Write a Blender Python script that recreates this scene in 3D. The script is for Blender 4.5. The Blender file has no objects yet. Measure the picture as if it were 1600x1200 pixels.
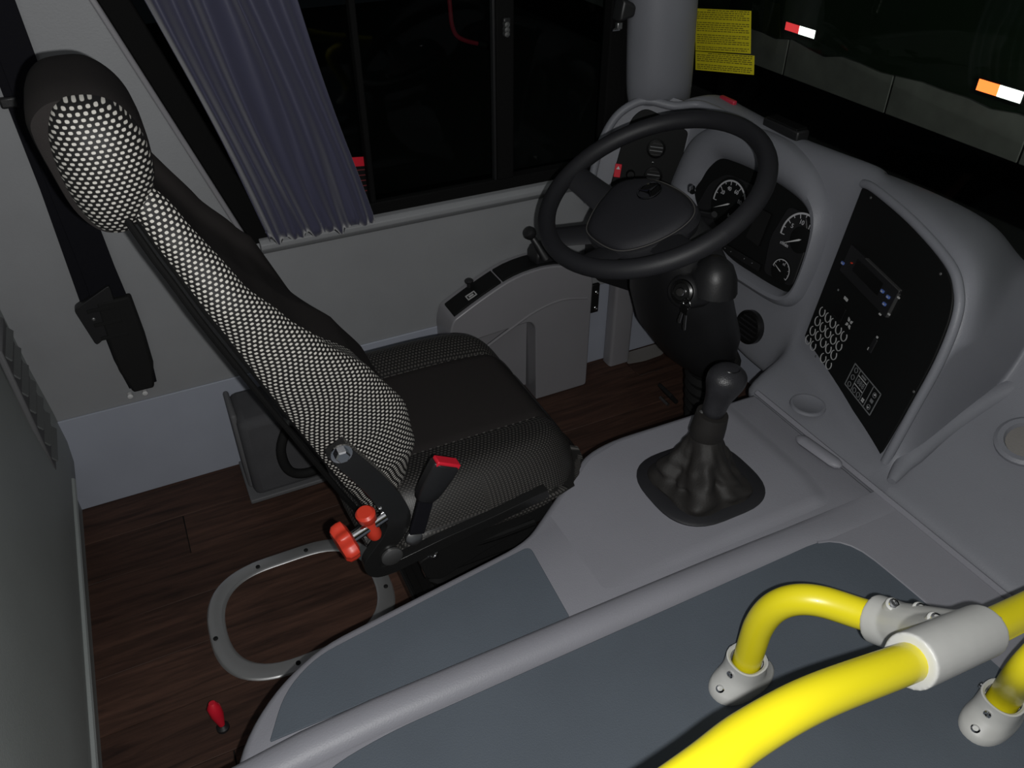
import bpy, bmesh, math, random
from mathutils import Vector, Matrix
random.seed(7)
S = bpy.context.scene
COL = S.collection
R = math.radians

# ------------------------------------------------------------------ camera, light, exposure
FPX, PITCH, YAW = 1250.0, R(36.6), R(64.0)
CAM = Vector((0, 0, 1.42))          # X = bus forward, Y = bus left, Z = up, driver's floor at z = 0
cd = Vector((math.cos(PITCH)*math.cos(YAW), math.cos(PITCH)*math.sin(YAW), -math.sin(PITCH)))
cr = Vector((math.sin(YAW), -math.cos(YAW), 0))
cu = cr.cross(cd)
cam = bpy.data.cameras.new('camera'); cam.sensor_width = 36; cam.lens = 36*FPX/1600; cam.clip_start = .02
co = bpy.data.objects.new('camera', cam); COL.objects.link(co)
co.matrix_world = Matrix.Translation(CAM) @ Matrix((cr, cu, -cd)).transposed().to_4x4()
S.camera = co
w = bpy.data.worlds.new('night'); S.world = w; w.use_nodes = True
w.node_tree.nodes['Background'].inputs[0].default_value = (.55, .62, .75, 1)
w.node_tree.nodes['Background'].inputs[1].default_value = .006
fl = bpy.data.lights.new('phone_flash', 'POINT'); fl.energy = 42; fl.shadow_soft_size = .005; fl.color = (1, 1, .985)
fo = bpy.data.objects.new('phone_flash', fl); COL.objects.link(fo)
fo.location = CAM + cr*.028 - cu*.016 + cd*.01
sl_ = bpy.data.lights.new('truck_fill', 'SPOT'); sl_.energy = 270; sl_.spot_size = R(75); sl_.spot_blend = .8; sl_.color = (.95, 1, .93); sl_.shadow_soft_size = .15  # unseen spot, added only to brighten the truck side outside
so_ = bpy.data.objects.new('truck_fill', sl_); COL.objects.link(so_); so_.location = (2.6, -2.5, 3.2)
so_.rotation_euler = (Vector((5, 2.6, -.3))-so_.location).to_track_quat('-Z', 'Y').to_euler()
S.view_settings.view_transform = 'Standard'; S.view_settings.look = 'None'
S.view_settings.exposure = 0; S.view_settings.gamma = 1; S.view_settings.use_curve_mapping = False

# ------------------------------------------------------------------ measuring helpers
def ray(x, y): return cd + cr*((x-800)/FPX) - cu*((y-600)/FPX)
def at(x, y, ax, v):
    r = ray(x, y); return CAM + r*((v-CAM[ax])/r[ax])
def onpl(x, y, p0, n):
    r = ray(x, y); return CAM + r*((Vector(p0)-CAM).dot(n)/r.dot(n))
def V(*a): return Vector(a)

# ------------------------------------------------------------------ materials
MATS = {}
def mat(name, col, rough=.5, metal=0, spec=.5, bump=0, bscale=300, var=0, vscale=6, emit=None, es=1, coat=0, sheen=0):
    m = bpy.data.materials.new(name); m.use_nodes = True; nt = m.node_tree; b = nt.nodes['Principled BSDF']
    b.inputs['Base Color'].default_value = (*col, 1); b.inputs['Roughness'].default_value = rough
    b.inputs['Metallic'].default_value = metal; b.inputs['Specular IOR Level'].default_value = spec
    if coat: b.inputs['Coat Weight'].default_value = coat
    if sheen: b.inputs['Sheen Weight'].default_value = sheen; b.inputs['Sheen Roughness'].default_value = .4
    tc = nt.nodes.new('ShaderNodeTexCoord')
    if var:
        n = nt.nodes.new('ShaderNodeTexNoise'); n.inputs['Scale'].default_value = vscale; n.inputs['Detail'].default_value = 6
        nt.links.new(tc.outputs['Object'], n.inputs['Vector'])
        mp = nt.nodes.new('ShaderNodeMapRange'); mp.inputs[1].default_value = .25; mp.inputs[2].default_value = .75
        mp.inputs[3].default_value = 1-var; mp.inputs[4].default_value = 1+var
        nt.links.new(n.outputs['Fac'], mp.inputs[0])
        mx = nt.nodes.new('ShaderNodeVectorMath'); mx.operation = 'SCALE'; mx.inputs[0].default_value = col
        nt.links.new(mp.outputs[0], mx.inputs['Scale']); nt.links.new(mx.outputs[0], b.inputs['Base Color'])
    if bump:
        n = nt.nodes.new('ShaderNodeTexNoise'); n.inputs['Scale'].default_value = bscale; n.inputs['Detail'].default_value = 2
        nt.links.new(tc.outputs['Object'], n.inputs['Vector'])
        bp = nt.nodes.new('ShaderNodeBump'); bp.inputs['Strength'].default_value = bump; bp.inputs['Distance'].default_value = .001
        nt.links.new(n.outputs['Fac'], bp.inputs['Height']); nt.links.new(bp.outputs[0], b.inputs['Normal'])
    if emit:
        b.inputs['Emission Color'].default_value = (*emit, 1); b.inputs['Emission Strength'].default_value = es
    MATS[name] = m
    return m
def M(n): return MATS[n]
mat('wall_grey', (.245, .25, .26), .55, bump=.35, var=.05, vscale=9)
mat('kick_grey', (.33, .35, .41), .6, bump=.2, var=.05)
mat('box_grey', (.235, .23, .245), .33, bump=.1, var=.05)
mat('dash_grey', (.19, .195, .218), .5, bump=.35, bscale=420, var=.05)
mat('cover_grey', (.225, .225, .252), .5, bump=.35, bscale=420, var=.05)
mat('slate', (.083, .098, .118), .75, spec=.3, bump=.5, bscale=500, var=.08)
mat('partition_grey', (.27, .29, .285), .5, bump=.35, var=.06)
mat('box_dark', (.115, .115, .12), .7, bump=.2)
mat('partition_dark', (.10, .105, .105), .4)
mat('dark_carpet', (.075, .075, .08), .95, spec=.2, bump=.6, bscale=600, var=.12, vscale=14)
mat('black_plastic', (.012, .012, .013), .45, bump=.15)
mat('wheel_black', (.015, .015, .0175), .52, spec=.4, bump=.35, bscale=800)
mat('pad_black', (.018, .018, .0215), .6, spec=.35, bump=.5, bscale=900)
mat('black_gloss', (.006, .006, .006), .3)
mat('panel_black', (.006, .0064, .0064), .6, spec=.18)
mat('black_paint', (.012, .012, .012), .22)
mat('rubber', (.011, .011, .011), .8, spec=.2)
mat('frame_black', (.005, .005, .005), .8, spec=.1)
mat('leather', (.017, .0155, .0145), .62, spec=.35, bump=.4, bscale=260, var=.15, vscale=20)
mat('knob_black', (.022, .022, .025), .33, bump=.6, bscale=700)
mat('webbing', (.0065, .0065, .009), .85, spec=.12, bump=.4, bscale=500)
mat('fabric_plain', (.023, .0205, .020), .95, spec=.1, bump=.6, bscale=1100)
mat('stitch', (.07, .066, .062), .8)
mat('chrome', (.75, .75, .76), .12, 1)
mat('emblem_chrome', (.16, .16, .17), .12, 1)
mat('steel', (.42, .42, .42), .38, 1, bump=.1)
mat('aluminium', (.58, .58, .58), .30, .8, bump=.05)
mat('zinc_dark', (.2, .2, .2), .4, .8)
mat('yellow_paint', (.80, .69, .014), .34, coat=.2)
mat('cast_grey', (.49, .49, .47), .45, var=.04, vscale=30)
mat('red_plastic', (.62, .045, .022), .4)
mat('red_switch', (.62, .012, .03), .4)
mat('red_ink', (.10, .008, .012), .6)
mat('red_bar', (.5, .03, .06), .4)
mat('print_grey', (.42, .42, .42), .6)
mat('print_dim', (.15, .155, .16), .6)
mat('dial_white', (.46, .46, .48), .6)
mat('button_blue', (.10, .17, .48), .4)
mat('sticker_yellow', (.82, .72, .02), .6)
mat('sticker_ink', (.20, .17, .015), .7)
mat('white_plastic', (.6, .6, .6), .4)
mat('concrete', (.42, .42, .40), .9, bump=.5, bscale=40, var=.2, vscale=5)
mat('tarp_green', (.011, .032, .011), .8, bump=.3, bscale=30, var=.25, vscale=2)
mat('asphalt', (.02, .02, .02), .95, bump=.5, bscale=60)
mat('glow_red', (.6, .02, .03), .4, emit=(1, .06, .07), es=.8)  # tape colours from here on: emission stands in for returned flash light
mat('glow_amber', (.7, .2, .02), .4, emit=(1, .17, .035), es=2.8)
mat('glow_white', (.8, .85, .8), .4, emit=(.92, 1, .93), es=3.2)
mat('dust', (.19, .18, .17), .95, bump=.5)

def fabric(name, dot, base, cu_, cv_, du, dv, rough=.6):
    m = bpy.data.materials.new(name); m.use_nodes = True; nt = m.node_tree; b = nt.nodes['Principled BSDF']
    L = nt.links.new
    def mth(op, a, c=None):
        n = nt.nodes.new('ShaderNodeMath'); n.operation = op
        for i, s in enumerate((a, c)):
            if s is None: continue
            if isinstance(s, (int, float)): n.inputs[i].default_value = s
            else: L(s, n.inputs[i])
        return n.outputs[0]
    uv = nt.nodes.new('ShaderNodeUVMap'); sp = nt.nodes.new('ShaderNodeSeparateXYZ'); L(uv.outputs[0], sp.inputs[0])
    u = mth('DIVIDE', sp.outputs[0], cu_); v = mth('DIVIDE', sp.outputs[1], cv_)
    row = mth('FLOOR', v); odd = mth('MULTIPLY', mth('FLOORED_MODULO', row, 2.0), .5)
    fu = mth('ABSOLUTE', mth('SUBTRACT', mth('FRACT', mth('ADD', u, odd)), .5))
    fv = mth('ABSOLUTE', mth('SUBTRACT', mth('FRACT', v), .5))
    d = mth('ADD', mth('POWER', mth('DIVIDE', fu, du), 2.6), mth('POWER', mth('DIVIDE', fv, dv), 2.6))
    mr = nt.nodes.new('ShaderNodeMapRange'); L(d, mr.inputs[0]); mr.inputs[1].default_value = .7; mr.inputs[2].default_value = 1.3
    mr.inputs[3].default_value = 1; mr.inputs[4].default_value = 0
    mx = nt.nodes.new('ShaderNodeMix'); mx.data_type = 'RGBA'; L(mr.outputs[0], mx.inputs[0])
    mx.inputs[6].default_value = (*base, 1); mx.inputs[7].default_value = (*dot, 1)
    L(mx.outputs[2], b.inputs['Base Color']); b.inputs['Roughness'].default_value = rough
    b.inputs['Specular IOR Level'].default_value = .3
    bp = nt.nodes.new('ShaderNodeBump'); bp.inputs['Strength'].default_value = .5; bp.inputs['Distance'].default_value = .001
    L(mr.outputs[0], bp.inputs['Height']); L(bp.outputs[0], b.inputs['Normal'])
    MATS[name] = m
fabric('fabric_dots', (.52, .50, .46), (.010, .0095, .0095), .0082, .0055, .285, .30)
fabric('fabric_fine', (.062, .058, .054), (.014, .0135, .013), .0072, .0056, .31, .31, .42)

def wood():
    m = bpy.data.materials.new('wood_vinyl'); m.use_nodes = True; nt = m.node_tree; b = nt.nodes['Principled BSDF']; L = nt.links.new
    tc = nt.nodes.new('ShaderNodeTexCoord'); oi = nt.nodes.new('ShaderNodeObjectInfo')
    ad = nt.nodes.new('ShaderNodeVectorMath'); ad.operation = 'MULTIPLY_ADD'
    L(oi.outputs['Random'], ad.inputs[0]); ad.inputs[1].default_value = (17, 9, 3); L(tc.outputs['Object'], ad.inputs[2])
    mp = nt.nodes.new('ShaderNodeMapping'); mp.inputs['Scale'].default_value = (2.2, 26, 1); L(ad.outputs[0], mp.inputs['Vector'])
    n = nt.nodes.new('ShaderNodeTexNoise'); n.inputs['Scale'].default_value = 2.2; n.inputs['Detail'].default_value = 8; n.inputs['Roughness'].default_value = .65
    n.inputs['Distortion'].default_value = .6; L(mp.outputs[0], n.inputs['Vector'])
    cr_ = nt.nodes.new('ShaderNodeValToRGB'); cr_.color_ramp.elements[0].position = .3; cr_.color_ramp.elements[1].position = .72
    cr_.color_ramp.elements[0].color = (.022, .012, .009, 1); cr_.color_ramp.elements[1].color = (.085, .043, .030, 1)
    L(n.outputs['Fac'], cr_.inputs[0])
    mr = nt.nodes.new('ShaderNodeMapRange'); mr.inputs[3].default_value = .8; mr.inputs[4].default_value = 1.2; L(oi.outputs['Random'], mr.inputs[0])
    sc = nt.nodes.new('ShaderNodeVectorMath'); sc.operation = 'SCALE'; L(cr_.outputs[0], sc.inputs[0]); L(mr.outputs[0], sc.inputs['Scale'])
    L(sc.outputs[0], b.inputs['Base Color']); b.inputs['Roughness'].default_value = .6; b.inputs['Specular IOR Level'].default_value = .3
    bp = nt.nodes.new('ShaderNodeBump'); bp.inputs['Strength'].default_value = .15; bp.inputs['Distance'].default_value = .001
    L(n.outputs['Fac'], bp.inputs['Height']); L(bp.outputs[0], b.inputs['Normal'])
    MATS['wood_vinyl'] = m
wood()
def satin():
    m = mat('satin', (.058, .058, .098), .42, spec=.5, bump=.25, bscale=900, sheen=.5)
    b = m.node_tree.nodes['Principled BSDF']; b.inputs['Anisotropic'].default_value = .4
satin()
def glass(name, tint, ior):
    m = bpy.data.materials.new(name); m.use_nodes = True; nt = m.node_tree; nt.nodes.clear(); L = nt.links.new
    o = nt.nodes.new('ShaderNodeOutputMaterial'); mx = nt.nodes.new('ShaderNodeMixShader'); t = nt.nodes.new('ShaderNodeBsdfTransparent')
    g = nt.nodes.new('ShaderNodeBsdfGlossy'); g.inputs['Roughness'].default_value = .02; f = nt.nodes.new('ShaderNodeFresnel'); f.inputs[0].default_value = ior
    t.inputs[0].default_value = (*tint, 1); L(f.outputs[0], mx.inputs[0]); L(t.outputs[0], mx.inputs[1]); L(g.outputs[0], mx.inputs[2]); L(mx.outputs[0], o.inputs[0])
    MATS[name] = m
glass('side_glass', (.62, .68, .66), 1.17); glass('clear_glass', (.9, .93, .9), 1.3)

# ------------------------------------------------------------------ object helpers
def tag(o, label=None, cat=None, group=None, kind=None):
    if label: o['label'] = label
    if cat: o['category'] = cat
    if group: o['group'] = group
    if kind: o['kind'] = kind
    return o
def thing(name, label, cat, loc, group=None):
    o = bpy.data.objects.new(name, None); COL.objects.link(o); o.location = loc; o.empty_display_size = .05
    return tag(o, label, cat, group)
def wloc(o):
    p = V(0, 0, 0)
    while o: p = p + o.location; o = o.parent
    return p
def obj(name, geo, m, parent=None, smooth=None, bevel=0, sub=0, solid=0, uv=None, weld=False, segs=2):
    """geo = (verts, faces) in world coordinates -> one mesh object whose origin sits at the middle of its base"""
    vs, fs = geo; vs = [Vector(p) for p in vs]
    lo = V(*[min(p[i] for p in vs) for i in range(3)]); hi = V(*[max(p[i] for p in vs) for i in range(3)])
    org = V((lo.x+hi.x)/2, (lo.y+hi.y)/2, lo.z)
    me = bpy.data.meshes.new(name); me.from_pydata([p-org for p in vs], [], fs)
    bm = bmesh.new(); bm.from_mesh(me)
    if weld: bmesh.ops.remove_doubles(bm, verts=bm.verts, dist=1e-5)
    if uv is None: bmesh.ops.recalc_face_normals(bm, faces=bm.faces)
    bm.to_mesh(me); bm.free()
    if uv is not None:
        ul = me.uv_layers.new(name='UVMap')
        for lp in me.loops: ul.data[lp.index].uv = uv[lp.vertex_index]
    me.materials.append(M(m) if isinstance(m, str) else m)
    o = bpy.data.objects.new(name, me); COL.objects.link(o)
    if solid:
        md = o.modifiers.new('s', 'SOLIDIFY'); md.thickness = solid; md.offset = -1
    if bevel:
        md = o.modifiers.new('b', 'BEVEL'); md.width = bevel; md.segments = segs; md.limit_method = 'ANGLE'; md.angle_limit = R(35)
    if sub:
        md = o.modifiers.new('u', 'SUBSURF'); md.levels = sub; md.render_levels = sub
    if smooth is None: smooth = bool(sub or bevel)
    if smooth:
        for p in me.polygons: p.use_smooth = True
        if not sub:
            ok = False
            try: me.set_sharp_from_angle(angle=R(40 if not bevel else 50)); ok = True
            except Exception: pass
    if parent:
        o.parent = parent; o.location = org - wloc(parent)
    else: o.location = org
    return o
def struct(name, geo, m, parent=None, **k):
    return tag(obj(name, geo, m, parent, **k), kind=None if parent else 'structure')
def clone(o, loc, parent=None, rot=None):
    c = o.copy(); COL.objects.link(c)
    c.parent = parent; c.location = Vector(loc) - (wloc(parent) if parent else V(0, 0, 0))
    if rot: c.rotation_euler = rot
    return c
def cat(*gs):
    vs, fs = [], []
    for v, f in gs:
        k = len(vs); vs += list(v); fs += [[i+k for i in q] for q in f]
    return vs, fs
def box(c, s, B=None):
    c = Vector(c); B = B or (V(1, 0, 0), V(0, 1, 0), V(0, 0, 1))
    vs = [c + B[0]*(s[0]/2*i) + B[1]*(s[1]/2*j) + B[2]*(s[2]/2*k) for i in (-1, 1) for j in (-1, 1) for k in (-1, 1)]
    return vs, [[0, 1, 3, 2], [4, 6, 7, 5], [0, 4, 5, 1], [2, 3, 7, 6], [0, 2, 6, 4], [1, 5, 7, 3]]
def bounds(x0, x1, y0, y1, z0, z1): return box(((x0+x1)/2, (y0+y1)/2, (z0+z1)/2), (x1-x0, y1-y0, z1-z0))
def prism(pts, n, h0, h1):
    n = Vector(n); k = len(pts)
    vs = [Vector(p)+n*h0 for p in pts] + [Vector(p)+n*h1 for p in pts]
    return vs, [list(range(k))[::-1], list(range(k, 2*k))] + [[i, (i+1) % k, k+(i+1) % k, k+i] for i in range(k)]
def loft(loops, cap0=True, cap1=True, closed=True):
    k = len(loops[0]); vs = [Vector(p) for l in loops for p in l]; fs = []
    for i in range(len(loops)-1):
        for j in range(k if closed else k-1):
            j2 = (j+1) % k; fs.append([i*k+j, i*k+j2, (i+1)*k+j2, (i+1)*k+j])
    if cap0: fs.append(list(range(k))[::-1])
    if cap1: fs.append([(len(loops)-1)*k+j for j in range(k)])
    return vs, fs
def basis(n):
    n = Vector(n).normalized(); a = V(0, 0, 1) if abs(n.z) < .9 else V(1, 0, 0)
    u = a.cross(n).normalized(); return u, n.cross(u), n
def lathe(prof, o, n, seg=20, cap0=True, cap1=True):
    u, v, n = basis(n); o = Vector(o)
    return loft([[o + n*h + (u*math.cos(2*math.pi*j/seg) + v*math.sin(2*math.pi*j/seg))*max(r, 1e-4) for j in range(seg)] for r, h in prof], cap0, cap1)
def crom(pts, n, closed=False):
    P = [Vector(p) for p in pts]; out = []; k = len(P)
    for i in range(k if closed else k-1):
        g = lambda q: P[q % k] if closed else P[min(max(q, 0), k-1)]
        a, b, c, d = g(i-1), g(i), g(i+1), g(i+2)
        for s in range(n):
            t = s/n
            out.append(.5*((2*b) + (c-a)*t + (2*a-5*b+4*c-d)*t*t + (3*b-a-3*c+d)*t**3))
    if not closed: out.append(P[-1])
    return out
def tube(path, r, seg=10, closed=False, cap=True, flat=1.0):
    P = [Vector(p) for p in path]; k = len(P); loops = []
    t0 = (P[1]-P[0]).normalized(); u = basis(t0)[0]
    for i in range(k):
        a = P[(i-1) % k] if closed or i else P[0]; b = P[(i+1) % k] if closed or i < k-1 else P[-1]
        t = (b-a).normalized(); u = (u - t*u.dot(t)).normalized(); v = t.cross(u)
        rr = r[i] if isinstance(r, (list, tuple)) else r
        loops.append([P[i] + u*(rr*math.cos(2*math.pi*j/seg)) + v*(rr*flat*math.sin(2*math.pi*j/seg)) for j in range(seg)])
    if closed: loops.append(loops[0]); return loft(loops, False, False)
    return loft(loops, cap, cap)
def ribbon(path, side, w_, th):
    """flat strap along a path, width along side"""
    P = [Vector(p) for p in path]; loops = []
    for i, p in enumerate(P):
        t = (P[min(i+1, len(P)-1)] - P[max(i-1, 0)]).normalized()
        ww = w_[i] if isinstance(w_, (list, tuple)) else w_
        s = Vector(side); s = (s - t*s.dot(t)).normalized(); nn = t.cross(s)
        loops.append([p + s*ww/2 + nn*th/2, p - s*ww/2 + nn*th/2, p - s*ww/2 - nn*th/2, p + s*ww/2 - nn*th/2])
    return loft(loops)
def rpoly(pts, r, seg=5):
    """round the corners of a closed 3-D polygon"""
    P = [Vector(p) for p in pts]; k = len(P); out = []
    for i in range(k):
        rr = r[i] if isinstance(r, (list, tuple)) else r
        a, b, c = P[i-1], P[i], P[(i+1) % k]
        d1 = (a-b); d2 = (c-b); q = min(rr, d1.length*.48, d2.length*.48)
        p1 = b + d1.normalized()*q; p2 = b + d2.normalized()*q
        for s in range(seg+1):
            t = s/seg; out.append(p1*(1-t)**2 + b*2*t*(1-t) + p2*t*t)
    return out
def resample(P, n):
    P = [Vector(p) for p in P]; k = len(P); L = [(P[(i+1) % k]-P[i]).length for i in range(k)]; T = sum(L); out = []; i = 0; acc = 0
    for s in range(n):
        d = T*s/n
        while acc + L[i] < d - 1e-9: acc += L[i]; i += 1
        out.append(P[i].lerp(P[(i+1) % k], (d-acc)/L[i] if L[i] else 0))
    return out
def txt(name, s, size, o, u, v, m, parent, depth=.0004):
    c = bpy.data.curves.new(name, 'FONT'); c.body = s; c.size = size; c.align_x = 'CENTER'; c.align_y = 'CENTER'; c.extrude = depth
    t = bpy.data.objects.new(name, c); COL.objects.link(t)
    bpy.context.view_layer.update()
    me = bpy.data.meshes.new_from_object(t.evaluated_get(bpy.context.evaluated_depsgraph_get()))
    bpy.data.objects.remove(t); n = Vector(u).cross(Vector(v)).normalized()
    vs = [Vector(o) + Vector(u)*p.co.x + Vector(v)*p.co.y + n*p.co.z for p in me.vertices]; fs = [list(p.vertices) for p in me.polygons]
    return obj(name, (vs, fs), m, parent)

# screw heads share one mesh
def screw_mesh(name, r, m, n):
    g = cat(lathe([(r, 0), (r, r*.35), (r*.75, r*.6), (r*.45, r*.66), (r*.42, r*.3), (0, r*.3)], (0, 0, 0), n, 12, True, False))
    return g
def screw(o, n, r, m, parent, name='screw'):
    return obj(name, [[Vector(p)+Vector(o) for p in screw_mesh(name, r, m, n)[0]], screw_mesh(name, r, m, n)[1]], m, parent, smooth=True)

# ================================================================== SETTING
WY = 1.72                                           # left side wall plane
# floor: vinyl planks over a sub-floor
fb = struct('floor', bounds(-1.3, 1.5, -1.2, WY, -.06, -.004), 'rubber')
rows = [.40 + i*.132 for i in range(11)]
for i, y in enumerate(rows):
    y1 = min(y+.131, WY)
    x = -1.3 + [0, -.5, -.23, -.72, -.35][i % 5]
    while x < 1.5:
        a, b = max(x, -1.3), min(x+.95, 1.5)
        if b-a > .03: obj('plank', bounds(a+.0005, b-.0005, y, y1, -.004, 0), 'wood_vinyl', fb, bevel=.0007, segs=1)
        x += .951
# left wall with the window opening (rear edge of the opening slants)
def yz(x, z, y=WY): return V(x, y, z)
SL = lambda z: .17 - .336*(z-.67)                     # slanting rear edge of the window opening
wl = cat(prism([yz(-1.3, 0), yz(1.5, 0), yz(1.5, .60), yz(-1.3, .60)], (0, 1, 0), 0, .05),
         prism([yz(-1.3, .60), yz(SL(.60), .60), yz(SL(1.62), 1.62), yz(-1.3, 1.62)], (0, 1, 0), 0, .05),
         prism([yz(-1.3, 1.62), yz(1.5, 1.62), yz(1.5, 2.1), yz(-1.3, 2.1)], (0, 1, 0), 0, .05))
wall = struct('wall_left', wl, 'wall_grey', weld=True)
struct('kick_panel', bounds(-.36, 1.5, WY-.006, WY-.0005, 0, .268), 'kick_grey', wall, bevel=.002)
# rolled sill under the window
sill = [V(0, WY, .572), V(0, WY-.010, .578), V(0, WY-.022, .592), V(0, WY-.022, .603), V(0, WY-.012, .612), V(0, WY+.03, .615), V(0, WY+.03, .572)]
tag(obj('trim_1', loft([[p+V(x, 0, 0) for p in sill] for x in (.205, 1.14)]), 'wall_grey', bevel=.002), kind='structure')
# front bulkhead under the dash
struct('wall_front', bounds(1.475, 1.5, -.9, WY, 0, .5), 'kick_grey')
struct('post', rpoly and prism(rpoly([V(1.145, WY-.01, 0), V(1.215, WY-.01, 0), V(1.215, WY-.055, 0), V(1.145, WY-.055, 0)], .01, 3), (0, 0, 1), 0.001, .42), 'box_grey', wall, smooth=True)
struct('ceiling', bounds(-1.3, 1.55, -1.2, WY+.05, 2.1, 2.14), 'wall_grey')

# side window
win = tag(bpy.data.objects.new('window_1', None), kind='structure'); COL.objects.link(win); win.location = (.5, WY+.03, .61)
def wq(x0, x1, z0, z1, y0, y1): return bounds(x0, x1, y0, y1, z0, z1)
obj('bottom_track', wq(.12, 1.16, .612, .642, WY+.002, WY+.05), 'frame_black', win, bevel=.003)
obj('top_track', wq(-.16, 1.16, 1.585, 1.62, WY+.002, WY+.05), 'frame_black', win, bevel=.003)
obj('rear_frame', prism([yz(SL(.6)-.004, .6), yz(SL(.6)+.05, .6), yz(SL(1.62)+.05, 1.62), yz(SL(1.62)-.004, 1.62)], (0, 1, 0), -.004, .045), 'frame_black', win, bevel=.004)
obj('gasket', prism([yz(SL(.62)-.016, .62), yz(SL(.62)-.004, .62), yz(SL(1.62)-.004, 1.62), yz(SL(1.62)-.016, 1.62)], (0, 1, 0), -.008, .0), 'box_grey', win, bevel=.003)
obj('sash_bar', wq(.474, .488, .64, 1.59, WY+.006, WY+.03), 'frame_black', win, bevel=.003)
obj('meeting_bar', wq(.80, .845, .64, 1.59, WY+.0, WY+.045), 'frame_black', win, bevel=.004)
obj('bar_edge', wq(.793, .80, .64, 1.59, WY+.004, WY+.02), 'black_plastic', win, bevel=.002)
obj('front_frame', wq(1.10, 1.16, .61, 1.62, WY+.0, WY+.045), 'frame_black', win, bevel=.004)
obj('pane', prism([yz(SL(.64)+.02, .63), yz(.48, .63), yz(.48, 1.6), yz(SL(1.6)+.02, 1.6)], (0, 1, 0), .030, .034), 'side_glass', win)
obj('pane', wq(.482, .80, .63, 1.6, WY+.016, WY+.020), 'side_glass', win)
obj('pane', wq(.84, 1.11, .63, 1.6, WY+.030, WY+.034), 'side_glass', win)

# front left pillar
pil = []
for z, dx, k in ((.72, .05, .35), (.765, .035, .5), (.80, .02, .85), (.84, .012, 1), (1.0, 0, 1), (1.4, -.03, 1), (2.1, -.10, 1)):
    pil.append([V(1.13+dx, WY+.01, z), V(1.135+dx, WY-.05*k, z), V(1.16+dx, WY-.09*k, z), V(1.21+dx, WY-.105*k, z), V(1.265+dx, WY-.095*k, z), V(1.31+dx, WY-.06*k, z), V(1.325+dx, WY+.01, z), V(1.23+dx, WY+.05, z)])
struct('trim_2', loft(pil), 'dash_grey', sub=2)

# windscreen: thin curved pane, from the dash back edge up
ws = []
for i in range(13):
    y = WY-.02 - i*.22
    bow = .07*(1-((y-.4)/1.35)**2)
    ws.append([V(1.43+bow, y, .70), V(1.43+bow, y, 1.1), V(1.42+bow, y, 1.6), V(1.40+bow, y, 2.1)])
w2 = struct('window_2', loft(ws, False, False, False), 'clear_glass', smooth=True, solid=.005)

# partition behind the driver
pp = [(-.338, 0), (-.338, .075), (-.322, .105), (-.312, .15), (-.308, .21), (-.312, .30), (-.320, .42), (-.326, .60), (-.33, 1.0), (-.335, 2.1), (-.40, 2.1), (-.40, 0)]
part = thing('driver_partition', 'grey moulded partition panel behind the driver seat, with louvred slots', 'partition', (-.36, 1.2, 0))
obj('panel', loft([[V(x, y, z) for x, z in pp] for y in (WY-.001, .50)]), 'partition_grey', part, smooth=True)
obj('edge_bead', tube([(-.309, WY-.12, .185), (-.309, 1.4, .18), (-.309, 1.0, .175), (-.309, .52, .17)], .007, 8), 'partition_grey', part, smooth=True)
obj('louvre_recess', box((-.3165, 1.575, .44), (.012, .135, .30)), 'box_dark', part, bevel=.004)
for i in range(7):
    obj('louvre_slat', box((-.309, 1.575, .315+.042*i), (.004, .115, .020), (V(1, 0, .7).normalized(), V(0, 1, 0), V(-.7, 0, 1).normalized())), 'partition_dark', part, bevel=.001)

# ================================================================== ENGINE COVER
ZC = .40
ec = thing('engine_cover', 'grey engine cover with dark slate inset panels beside the driver seat', 'engine cover', (.5, .6, 0))
def P2(l, z=ZC): return [V(x, y, z) for x, y in l]
# console half (driver's side) down to the floor
edge = [(1.052, .60), (1.052, .985), (.70, .992), (.63, .978), (.545, .915), (.44, .838), (.40, .826), (.06, .780), (-.01, .742), (-.055, .70), (-.085, .655), (-.098, .60)]
top = rpoly(P2(edge), [.004, .01, .05, .04, .05, .04, .04, .06, .05, .04, .03, .004], 4)
def shrink(loop, d, z):
    """offset a plan loop inwards by d at height z"""
    k = len(loop); out = []
    for i in range(k):
        a, b, c = loop[i-1], loop[i], loop[(i+1) % k]
        t = ((b-a).normalized() if (b-a).length > 1e-6 else V(0, 0, 0)) + ((c-b).normalized() if (c-b).length > 1e-6 else V(0, 0, 0))
        t.normalize(); n = V(-t.y, t.x, 0)
        q = b + n*d; out.append(V(q.x, q.y, z))
    return out
top = resample(top, 160)
obj('console_body', loft([[V(p.x, p.y, .002) for p in top], [V(p.x, p.y, ZC-.022) for p in top], shrink(top, .002, ZC-.010), shrink(top, .007, ZC-.003), shrink(top, .014, ZC)], False, True), 'cover_grey', ec, smooth=True)
# raised plinth round the gear lever, fading into the console
def sst(a, b, x):
    t = min(1, max(0, (x-a)/(b-a))); return t*t*(3-2*t)
def plz(x, y):
    f = sst(.43, .82, x)*(1-sst(.945, .985, x + .25*max(0, .74-y)))*sst(.662, .684, y)
    return ZC - .0006 + .0085*f
def ymx(x):
    for (a, b), (c, d) in zip(((.40, .826), (.44, .838), (.545, .915), (.63, .972), (.70, .988)), ((.44, .838), (.545, .915), (.63, .972), (.70, .988), (1.1, .984))):
        if x <= c: return b + (d-b)*(x-a)/(c-a) - .020
gx = [.44 + .60*i/60 for i in range(61)]
obj('plinth', loft([[V(x, .657 + (ymx(x)-.657)*j/36, plz(x, .657 + (ymx(x)-.657)*j/36)) for j in range(37)] for x in gx], False, False, False), 'cover_grey', ec, smooth=True)
ip = rpoly(P2([(.418, .655), (.428, .81), (.40, .806), (.05, .757), (-.005, .72), (-.04, .655)]), [.004, .016, .03, .05, .04, .004], 5)
obj('inset_panel', prism(ip, (0, 0, 1), -.01, .0025), 'slate', ec, bevel=.001, segs=1)
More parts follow.
